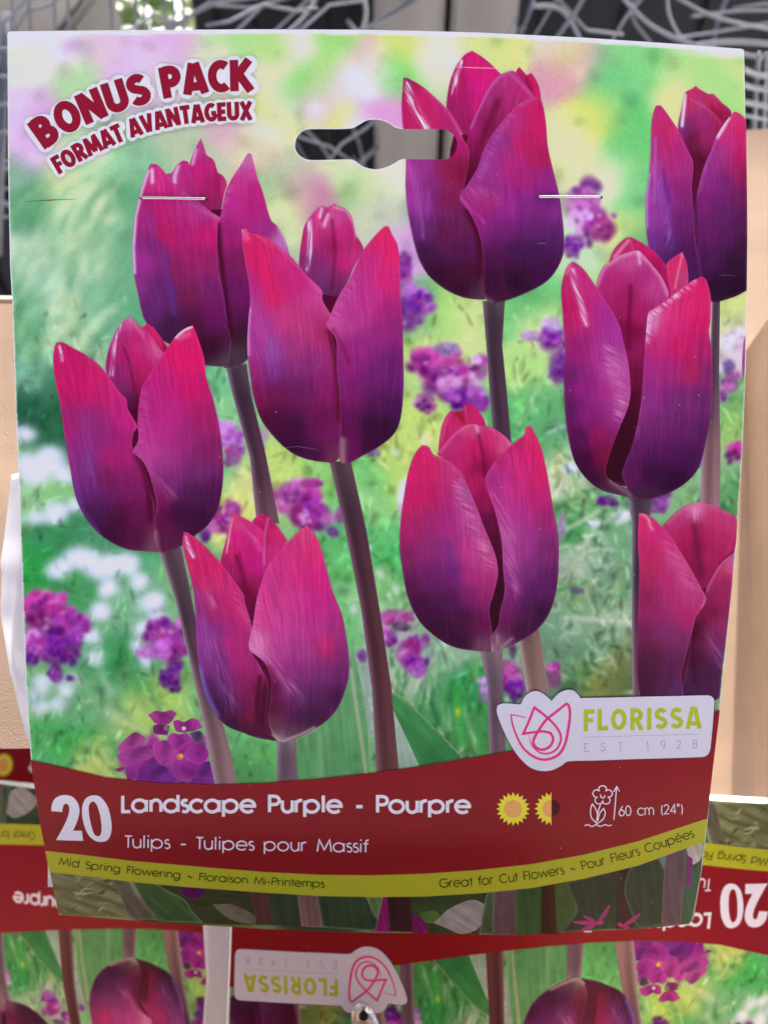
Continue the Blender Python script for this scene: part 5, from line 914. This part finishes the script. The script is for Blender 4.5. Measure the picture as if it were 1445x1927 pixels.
# sun and flower symbols
def sun_icon(pr, cx, cy, half=False):
    n = 20; V = [(cx, cy)]
    for i in range(2 * n + 1):
        a = math.pi * i / n + math.pi / 2; r = 32 if i % 2 == 0 else 24.5
        V.append((cx + r * math.cos(a), cy - r * math.sin(a)))
    m = n if half else 2 * n
    F = [(0, i + 1, i + 2) for i in range(m)]
    pr.add(V, F, 17, (240, 208, 60))
    disc(pr, (cx, cy), 17, 16.5, 17.5, (240, 160, 90), 28, 90, 270 if half else 450)
q = Print(); sun_icon(q, 965.4, 1523); q.build('sun_symbol', card)
q = Print(); sun_icon(q, 1037.5, 1522.5, True); disc(q, (1038.5, 1521), 15.5, 15.5, 17, (72, 20, 24), 24, -90, 90); q.build('half_sun_symbol', card)
q = Print(); HW = .95
for k in range(5):
    a = math.radians(90 + 72 * k); c = T8.p((627, 650)) + np.array((math.cos(a), -math.sin(a))) * 11.3
    rr = [(c[0] + 7.6 * math.cos(a + math.radians(s)), c[1] - 7.0 * math.sin(a + math.radians(s))) for s in np.linspace(-118, 118, 13)]
    ribbon(q, rr, HW, 17 + .05 * k, PINKW, step=4)
for k, Lk in enumerate([[(617,645),(618,658),(630,664),(638,656),(636,646)], [(618,690),(605,730),(596,790)], [(600,790),(572,760),(568,720),(576,692),(592,715),(602,745),(598,785)], [(600,790),(632,765),(640,735),(632,715),(612,740),(602,785)],
                        [(537,800),(555,795),(575,804),(596,795),(615,803),(640,795),(658,800),(676,794)], [(683,772),(690,690),(696,610)], [(682,632),(697,606),(710,630)]]):
    ribbon(q, smooth_loop(T8.p(Lk), 4)[:-4] if len(Lk) > 3 and k != 5 else T8.p(Lk), HW, 17.4 + .1 * k, PINKW, step=4)
q.build('flower_height_symbol', card)

# light scuffs and dust on the lamination
q = Print(); r = random.Random(3)
for i in range(150):
    x, y = r.uniform(90, 1380), r.uniform(130, 1730)
    if y > 1640: x = min(max(x, 130), 1290)
    s = r.choice([.35, .4, .5, .5, .8]); disc(q, (x, y), s, s * r.uniform(.6, 1.3), 24, (205, 190, 198), 6)
for a, w, c in [([(45,379),(90,376),(145,374)], .8, (60, 70, 50)), ([(84,377),(110,375)], 1.3, (120, 80, 40)), ([(250,375),(266,373)], .7, (70, 60, 70)), ([(828,124),(860,125),(905,127),(965,128)], .5, (235, 200, 220)), ([(500,119),(540,120),(584,121)], .6, (215, 232, 195)),
                ([(1010,458),(1028,457)], .5, (150, 110, 150)), ([(1352,518),(1370,517),(1385,519)], .8, (100, 70, 100)), ([(535,842),(560,840),(600,846)], .5, (140, 90, 120))]:
    ribbon(q, a, [.2, w, .2], 24.5, c)
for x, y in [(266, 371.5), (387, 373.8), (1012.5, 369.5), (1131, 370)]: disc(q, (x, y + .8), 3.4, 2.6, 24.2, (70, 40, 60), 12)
for x0, y0, x1, y1 in [(272, 375, 384, 377), (1018, 373, 1128, 373.6)]: pass
o = q.build('scuffs_and_dust', card); o['kind'] = 'stuff'

# two wire staples through the card into the bag
def tube(bm, pts, r, n=8, cap=True):
    pts = [Vector(p) for p in pts]; rings = []
    up = None
    for i, p in enumerate(pts):
        t = ((pts[min(i + 1, len(pts) - 1)] - pts[max(i - 1, 0)])).normalized()
        if up is None:
            up = Vector((0, 0, 1)) if abs(t.z) < .9 else Vector((1, 0, 0))
        s = t.cross(up).normalized(); up = s.cross(t).normalized()
        rr = r[i] if isinstance(r, (list, tuple)) else r
        rings.append([bm.verts.new(p + (s * math.cos(a) + up * math.sin(a)) * rr) for a in [2 * math.pi * k / n for k in range(n)]])
    for a, b in zip(rings, rings[1:]):
        for k in range(n): bm.faces.new((a[k], a[(k + 1) % n], b[(k + 1) % n], b[k]))
    if cap: bm.faces.new(rings[0][::-1]); bm.faces.new(rings[-1])
for x0, y0, x1, y1 in [(267, 371.5, 386, 373.5), (1013.5, 369.5, 1130, 370)]:
    bm = bmesh.new()
    pts = [loc_pt(x0, y0, 0  , .0028), loc_pt(x0, y0, 0, -.0000), loc_pt(x0 + 2, y0, 0, -.0004)]
    pts += [loc_pt(x0 + (x1 - x0) * s, y0 + (y1 - y0) * s, 0, -.00048) for s in np.linspace(.06, .94, 9)]
    pts += [loc_pt(x1 - 2, y1, 0, -.0004), loc_pt(x1, y1, 0, 0), loc_pt(x1, y1, 0  , .0028)]
    tube(bm, [tuple(p) for p in pts], .00034, 10)
    pbm(bm, 'staple', M_STEEL, pack, True)

# bag of bulbs behind the card
def bulb_bag():
    bm = bmesh.new(); nx, ny = 26, 30; fr = []; bk = []
    for j in range(ny + 1):
        for i in range(nx + 1):
            u, v = i / nx, j / ny; px_, py_ = 90 + u * 1180 , 330 + v * 1340
            e = (1 - abs(2 * u - 1) ** 4) ** .5 * (1 - abs(2 * v - 1.0) ** 5) ** .5
            lump = .75 + .25 * float(vnoise(u * 5 + 3, v * 6, 4)); k = math.sin(math.pi * min(1, v * 1.06)) ** 1.1
            fr.append(bm.verts.new(loc_pt(px_, py_, 0, .0021)))
            bk.append(bm.verts.new(loc_pt(px_, py_, 0,   .0024 + .085 * e * lump * k)))
    for j in range(ny):
        for i in range(nx):
            a = j * (nx + 1) + i; b = a + 1; c = a + nx + 2; d = a + nx + 1
            bm.faces.new((fr[a], fr[d], fr[c], fr[b])); bm.faces.new((bk[a], bk[b], bk[c], bk[d]))
    rim = [j * (nx + 1) for j in range(ny + 1)] + [ny * (nx + 1) + i for i in range(1, nx + 1)] + [j * (nx + 1) + nx for j in range(ny - 1, -1, -1)] + [i for i in range(nx - 1, 0, -1)]
    for k in range(len(rim)):
        a, b = rim[k], rim[(k + 1) % len(rim)]; bm.faces.new((fr[a], bk[a], bk[b], fr[b]))
    bmesh.ops.recalc_face_normals(bm, faces=bm.faces)
    return pbm(bm, 'plastic_bag', M_FILM, pack, True)
bag = bulb_bag()

def film_flap(parent, inner, outer, back0, back1, seed, name='bag_edge'):
    """Loose edge of the plastic film: a crumpled strip between two outlines (card pixels)."""
    bm = bmesh.new(); n = 40; k = 8; g = []
    A = resample(inner, 4, False); B = resample(outer, 4, False)
    ta = np.linspace(0, 1, len(A)); tb = np.linspace(0, 1, len(B))
    for i in range(n + 1):
        t = i / n; a = np.array([np.interp(t, ta, A[:, 0]), np.interp(t, ta, A[:, 1])]); b = np.array([np.interp(t, tb, B[:, 0]), np.interp(t, tb, B[:, 1])])
        for j in range(k + 1):
            s = j / k; p = a * (1 - s) + b * s
            w = .0022 * (float(vnoise(t * 9 + seed, s * 2.2, seed)) - .5) * min(1, s * 2)
            g.append(bm.verts.new(loc_pt(p[0], p[1], 0, back0 + (back1 - back0) * s + w)))
    for i in range(n):
        for j in range(k):
            a = i * (k + 1) + j; bm.faces.new((g[a], g[a + 1], g[a + k + 2], g[a + k + 1]))
    bmesh.ops.recalc_face_normals(bm, faces=bm.faces)
    o = pbm(bm, name, M_FILM, parent, True)
    md = o.modifiers.new('thickness', 'SOLIDIFY'); md.thickness = .00012
    return o
flapL = film_flap(pack, [(95,880),(95,1000),(95,1100),(95,1200),(95,1300),(95,1400)], [(22,893),(8,1012),(0,1062),(4,1078),(0,1150),(18,1262),(50,1390)], .0034, .006, 4)

# ------------------------------------------------------------------ the packs lying upside down in the box
def copy_tree(o, parent=None):
    c = o.copy(); COL.objects.link(c)
    if parent:
        c.parent = parent; c.matrix_parent_inverse = o.matrix_parent_inverse.copy()
    for ch in [x for x in o.children if x is not flapL]: copy_tree(ch, c)
    return c
def place_pack(px_, py_, D, rz, rx, ry, label):
    c = copy_tree(pack)
    c.matrix_world = Matrix.Translation(W(px_, py_, D)) @ (ROT @ Matrix.Rotation(math.radians(rx), 3, 'X') @ Matrix.Rotation(math.radians(ry), 3, 'Y') @ Matrix.Rotation(math.radians(rz), 3, 'Z')).to_4x4()
    c['label'] = label
    return c
packB = place_pack(944, 1497, .268, 178.4, 14, 0, 'upside-down bulb pack under the bottom edge of the upright card, its brand label showing')
film_flap(packB, [(1300,1450),(1320,1300),(1340,1150),(1350,1000)], [(1400,1450),(1402,1300),(1424,1150),(1436,1000)], .0034, .005, 9)
packA = place_pack(140, 1505, .318, 180, 15, -8, 'upside-down bulb pack beside the one with the showing brand label, partly under it')
packC = place_pack(175, 1268, .365, 180, 0, 0, 'shaded upside-down bulb pack deep under the cardboard flap, sun symbols showing')

# ------------------------------------------------------------------ cardboard display box
def sheet(name, corners, th, mat, parent=None, nu=10, nv=14, wav=.0006, seed=0):
    """Bent board: four corners (top-left, top-right, bottom-right, bottom-left), thickness behind it."""
    a, b, c, d = [Vector(q) for q in corners]; nrm = (b - a).cross(d - a).normalized()
    bm = bmesh.new(); f = []; k = []
    for j in range(nv + 1):
        for i in range(nu + 1):
            u, v = i / nu, j / nv; p = (a * (1 - u) + b * u) * (1 - v) + (d * (1 - u) + c * u) * v
            p = p + nrm * wav * 2 * (float(vnoise(u * 3 + seed, v * 4, seed)) - .5)
            f.append(bm.verts.new(p)); k.append(bm.verts.new(p + nrm * th))
    w = nu + 1
    for j in range(nv):
        for i in range(nu):
            q = j * w + i; bm.faces.new((f[q], f[q + w], f[q + w + 1], f[q + 1])); bm.faces.new((k[q], k[q + 1], k[q + w + 1], k[q + w]))
    rim = [j * w for j in range(nv + 1)] + [nv * w + i for i in range(1, w)] + [j * w + nu for j in range(nv - 1, -1, -1)] + [i for i in range(nu - 1, 0, -1)]
    for q in range(len(rim)):
        x, y = rim[q], rim[(q + 1) % len(rim)]; bm.faces.new((f[x], k[x], k[y], f[y]))
    bmesh.ops.recalc_face_normals(bm, faces=bm.faces)
    return pbm(bm, name, mat, parent, False)
box = thing('cardboard_box', W(722, 1500, .42), 'open brown corrugated cardboard box holding the bulb packs', 'cardboard box')
def in_box(o):
    o.parent = box; o.matrix_parent_inverse = box.matrix_world.inverted(); return o
bpy.context.view_layer.update()
in_box(sheet('box_flap', [W(-330, 566, .285), W(150, 572, .282), W(150, 1408, .246), W(-330, 1412, .250)], .0035, M_CARD, seed=1))
in_box(sheet('back_wall', [W(1270, 250, .400), W(1475, 240, .402), W(1424, 1640, .304), W(1270, 1640, .304)], .0035, M_CARD, seed=2))
in_box(sheet('side_wall', [W(1400, 665, .368), W(1640, 330, .24), W(1720, 1700, .24), W(1424, 1640, .298)], .0035, M_CARD, seed=3))
in_box(sheet('back_wall', [W(-330, 560, .290), W(640, 566, .330), W(640, 1500, .425), W(-330, 1500, .425)], .0035, M_CARD, seed=5))
in_box(sheet('front_wall', [W(-700, 2900, .415), W(1560, 2900, .415), W(1900, 2350, .17), W(-900, 2350, .17)], .0035, M_CARD, seed=6))
in_box(sheet('bottom_panel', [W(-700, 1290, .46), W(1560, 1290, .44), W(1560, 2900, .42), W(-700, 2900, .42)], .004, M_CARD, seed=4))

# ------------------------------------------------------------------ behind the box
M_CONC = mat_new('sunlit_concrete', (0.55, 0.54, 0.52), 0.9, noise=(4, 0.15, (1, 1, 1)), bump=(80, 0.3, 0.01))
bm = bmesh.new(); v = [bm.verts.new(p) for p in ((-40, -40, 0), (40, -40, 0), (40, 80, 0), (-40, 80, 0))]; bm.faces.new(v)
g = pbm(bm, 'ground', M_CONC); tag(g, kind='structure')

def boxm(bm, x0, x1, y0, y1, z0, z1, bev=0.0):
    r = bmesh.ops.create_cube(bm, size=1)
    bmesh.ops.scale(bm, vec=(x1 - x0, y1 - y0, z1 - z0), verts=r['verts']); bmesh.ops.translate(bm, vec=((x0 + x1) / 2, (y0 + y1) / 2, (z0 + z1) / 2), verts=r['verts'])
    if bev:
        es = list({e for q in r['verts'] for e in q.link_edges}); bmesh.ops.bevel(bm, geom=es, offset=bev, segments=2, affect='EDGES')

# stand that carries the box
st = thing('display_stand', (0, .30, 0), 'grey metal display stand under the cardboard box', 'stand')
def child(o, p):
    o.parent = p; o.matrix_parent_inverse = p.matrix_world.inverted(); return o
bpy.context.view_layer.update()

# grey double post
yp = .62; pl = WY(703, 30, yp).x; pm = WY(842, 30, yp).x; p2 = WY(975, 30, yp).x
post = thing('grey_post', ((pl + p2) / 2, yp, 0), 'pale grey square post with a dark centre joint behind the card', 'post'); bpy.context.view_layer.update()
for a, b in ((pl, pm - .002), (pm + .003, p2)):
    bm = bmesh.new(); boxm(bm, a, b, yp, yp + .05, 0, 1.6, .003); child(pbm(bm, 'post_board', M_GREYPAINT), post)
bm = bmesh.new(); boxm(bm, pm - .0025, pm + .0035, yp + .012, yp + .045, 0, 1.6); child(pbm(bm, 'joint', M_BLACK), post)

# black crates in the shade behind
def crate(px0, px1, ytop, y, label, d=.35):
    a = WY(px0, ytop, y); b = WY(px1, ytop, y); z = a.z
    t = thing('black_crate', ((a.x + b.x) / 2, y, 0), label, 'crate', 'black crates behind the box'); bpy.context.view_layer.update()
    bm = bmesh.new(); boxm(bm, a.x, b.x, y, y + d, 0, z, .006); child(pbm(bm, 'shell', M_BLACK), t)
    bm = bmesh.new(); boxm(bm, a.x - .006, b.x + .006, y - .008, y + d, z - .02, z - .004, .003); child(pbm(bm, 'rim', M_BLACK), t)
    n = 5
    for i in range(n):
        x = a.x + (b.x - a.x) * (i + .5) / n
        bm = bmesh.new(); boxm(bm, x - .004, x + .004, y - .007, y + .001, z - .4, z - .022, .001); child(pbm(bm, 'rib', M_BLACK), t)
crate(330, 712, -160, .86, 'tall black crate between the grey post and the bright gap')
crate(965, 1800, -160, .90, 'wide black crate behind the wire hoops')
crate(-420, 60, 130, .86, 'low black crate below the bright ground')

# unseen rack, added so its upper shelf keeps crates and wires in the shade
rack = thing('shade_rack', (0, 1.14, 0), 'unseen grey rack, added so its upper shelf shades the crates', 'rack'); bpy.context.view_layer.update()
bm = bmesh.new(); boxm(bm, -1.5, 1.5, 1.14, 2.4, 1.42, 1.45, .004); child(pbm(bm, 'shade_shelf', M_GREYPAINT), rack)
for x in (-1.45, 1.45):
    for yy in (1.18, 2.36):
        bm = bmesh.new(); boxm(bm, x - .02, x + .02, yy - .02, yy + .02, 0, 1.421, .002); child(pbm(bm, 'shade_upright', M_GREYPAINT), rack)
# wire baskets
def wire(parent, pts, r=.0016, name='wire', closed=False):
    bm = bmesh.new(); tube(bm, [tuple(p) for p in pts], r * .72, 7); return child(pbm(bm, name, M_WIRE, None, True), parent)
bk = thing('wire_basket', (WY(300, 60, .6).x, .6, 0), 'grey wire basket with upright rods left of the grey post', 'wire basket'); bpy.context.view_layer.update()
y = .56
for px_ in (48, 112, 205, 258, 420, 512, 545, 620, 655, 690):
    p = WY(px_ * .5 + 10 if px_ < 0 else px_ * .5, 30, y); q = WY(px_ * .5 + 14, 330, y - .02)
    wire(bk, [p + (p - q) * .5, p, q, q + (q - p) * .4], .0014)
def arcw(parent, c, rx, ry, z, a0, a1, r=.0018, tilt=0.0, n=40):
    pts = []
    for i in range(n + 1):
        a = math.radians(a0 + (a1 - a0) * i / n); pts.append((c[0] + rx * math.cos(a), c[1] + ry * math.sin(a), z + tilt * math.sin(a)))
    return wire(parent, pts, r)
c0 = WY(60, 20, .62)
for k, (dz, rr) in enumerate([(0, .20), (-.02, .215), (-.05, .19), (-.085, .2), (.02, .21)]):
    arcw(bk, (c0.x + .02 * k, c0.y + .06), rr, .14, c0.z + dz, 150, 380, .0022, .03)
for (xa, ya, xb, yb, yy) in [(310, 60, 480, -5, .5), (440, 62, 560, -10, .55), (250, 55, 330, 40, .52), (330, 42, 470, 14, .58), (520, 55, 640, -20, .6), (560, 60, 680, 0, .52), (0, 50, 110, -10, .5), (20, 70, 90, 10, .56), (430, 40, 560, 20, .5),
                             (540, 250, 700, 330, .56), (690, 240, 600, 330, .52), (560, 230, 640, 330, .58), (660, 230, 690, 330, .6)]:
    p = WY(xa, ya, yy); q = WY(xb, yb, yy + .03); m = (p + q) / 2 + Vector((0, 0, .006))
    wire(bk, [p + (p - q) * .3, p, m, q, q + (q - p) * .3], .0014)
for px_ in (-8, 4, 12): 
    p = WY(px_, 100, .5); q = WY(px_ - 12, 480, .42); wire(bk, [p + (p - q) * .2, p, q], .0016)
for i in range(7):
    p = WY(-60, 80 + i * 55, .47); q = WY(26, 95 + i * 52, .46); wire(bk, [p, q], .0012)

rw = random.Random(21)
for i in range(14):
    xa, ya = rw.uniform(-20, 700), rw.uniform(-20, 330); a = rw.choice([12, 25, -20, 80, 95, 60, -35]); L = rw.uniform(60, 260); yy = rw.uniform(.5, .75)
    p = WY(xa, ya, yy); q = WY(xa + L * math.cos(math.radians(a)), ya + L * math.sin(math.radians(a)), yy + .02); m = (p + q) / 2 + Vector((0, 0, rw.uniform(-.012, .012)))
    wire(bk, [p, m, q], .0013)
hp = thing('wire_basket', (WY(1250, 60, .62).x, .62, 0), 'grey wire basket of curved hoops right of the grey post', 'wire basket'); bpy.context.view_layer.update()
for (pts, yy, r) in [([(1160,-20),(1230,50),(1330,90),(1460,110)], .46, .0017), ([(1250,-20),(1330,25),(1400,45),(1460,55)], .5, .0014), ([(1255,-30),(1260,30),(1290,80),(1340,120)], .52, .0014), ([(1150,80),(1180,30),(1230,-30)], .55, .0014),
                     ([(1040,80),(1090,10),(1110,-30)], .52, .0016), ([(1270,70),(1340,60),(1460,40)], .56, .0012), ([(1280,90),(1360,78),(1460,82)], .5, .002), ([(1300,30),(1380,20),(1460,18)], .58, .0012), ([(1340,110),(1350,40),(1380,-30)], .58, .0016), ([(1225,80),(1190,30),(1200,-30)], .6, .0014),
                     ([(990,40),(1010,-30)], .6, .0014), ([(1000,10),(1060,20),(1100,90)], .62, .002), ([(1395,128),(1425,140),(1465,146)], .44, .002), ([(1395,158),(1425,166),(1465,170)], .44, .002), ([(1395,190),(1425,196),(1465,205)], .44, .002), ([(1398,215),(1430,222),(1465,228)], .44, .0012), ([(1428,100),(1422,180),(1418,260)], .45, .0017), ([(1442,100),(1440,180),(1436,260)], .47, .0017), ([(1210,84),(1300,96),(1400,100)], .5, .0012)]:
    c = [WY(a, b, yy + .012 * i) for i, (a, b) in enumerate(pts)]
    c = [c[0] + (c[0] - c[1]) * .25] + c + [c[-1] + (c[-1] - c[-2]) * .25]
    P = []
    for i in range(1, len(c) - 2):
        for k in range(8):
            s = k / 8; P.append(0.5 * ((2 * c[i]) + (c[i + 1] - c[i - 1]) * s + (2 * c[i - 1] - 5 * c[i] + 4 * c[i + 1] - c[i + 2]) * s * s + (3 * c[i] - c[i - 1] - 3 * c[i + 1] + c[i + 2]) * s ** 3))
    P.append(c[-2]); wire(hp, P, r)
for i in range(12):
    xa, ya = rw.uniform(960, 1440), rw.uniform(-30, 240); a = rw.choice([8, -12, 30, 70, 100, -50, 120]); L = rw.uniform(60, 200); yy = rw.uniform(.5, .8)
    p = WY(xa, ya, yy); q = WY(xa + L * math.cos(math.radians(a)), ya + L * math.sin(math.radians(a)), yy + .02); m = (p + q) / 2 + Vector((0, 0, rw.uniform(-.012, .012)))
    wire(hp, [p, m, q], .0013)
# legs of the stand and its shelf
bm = bmesh.new(); zb = min(W(722, 2900, .43).z, W(722, 1290, .46).z)
boxm(bm, -.34, .30, -.02, .46, zb - .03, zb - .008, .004); child(pbm(bm, 'shelf', M_GREYPAINT), st)
for x in (-.32, .28):
    for yy in (0.0, .44):
        bm = bmesh.new(); boxm(bm, x - .012, x + .012, yy - .012, yy + .012, 0, zb - .029, .002); child(pbm(bm, 'leg', M_GREYPAINT), st)

# small plants on the bright ground far behind
M_LEAF = mat_new('plant_leaf', (0.10, 0.17, 0.05), 0.5, noise=(40, 0.4, (1, 1, 1)))
def plant(px_, y, h, seed, label):
    c = WY(px_, 20, y); r = random.Random(seed); bm = bmesh.new()
    for i in range(160):
        a = r.uniform(0, 6.28); t = r.uniform(.1, 1); R = h * .5 * math.sqrt(r.random()); p = Vector((c.x + R * math.cos(a), y + R * math.sin(a), c.z - .1 + h * t * .6)); d = Vector((r.uniform(-1, 1), r.uniform(-1, 1), r.uniform(-.2, 1))).normalized(); s = d.orthogonal().normalized() * h * .04; L = h * r.uniform(.12, .22)
        q = [bm.verts.new(p), bm.verts.new(p + d * L * .5 + s), bm.verts.new(p + d * L), bm.verts.new(p + d * L * .5 - s)]; bm.faces.new(q)
    t = thing('leafy_plant', (c.x, y, 0), label, 'plant'); bpy.context.view_layer.update(); child(pbm(bm, 'foliage', M_LEAF), t)
    bm = bmesh.new(); tube(bm, [(c.x, y, 0), (c.x + .01, y, c.z * .5), (c.x, y, c.z + h * .2)], [.008, .006, .003], 6); child(pbm(bm, 'stem', M_LEAF, None, True), t)
plant(250, 2.2, .34, 1, 'small leafy plant on the bright ground behind the wire rods')

# torn shiny foil tag under the brand label of the upside-down pack
t = thing('foil_tag', W(684, 1915, .262), 'small crumpled silver foil tag lying on the upside-down pack', 'tag', rot=ROT); bpy.context.view_layer.update()
M_FOIL = mat_new('silver_foil', (0.75, 0.78, 0.82), 0.25, 0.9, bump=(260, 1.0, 0.002))
bm = bmesh.new(); P = [(660,1898),(676,1888),(690,1893),(702,1904),(716,1935),(700,1960),(664,1950)]; r = random.Random(9)
top = [bm.verts.new(W(a, b, .262 + r.uniform(-.0015, .0012))) for a, b in P]; mid = bm.verts.new(W(684, 1915, .2595)); bot = [bm.verts.new(q.co - AN * .0012) for q in top]
for i in range(len(P)):
    j = (i + 1) % len(P); bm.faces.new((mid, top[j], top[i])); bm.faces.new((top[i], top[j], bot[j], bot[i]))
bm.faces.new(bot); bmesh.ops.recalc_face_normals(bm, faces=bm.faces); child(pbm(bm, 'foil', M_FOIL), t)
bm = bmesh.new(); tube(bm, [tuple(W(684 + 5 * math.cos(a), 1913 + 5 * math.sin(a), .2588)) for a in np.linspace(0, 6.283, 17)], .0008, 6, False); child(pbm(bm, 'eyelet', M_BLACK, None, True), t)
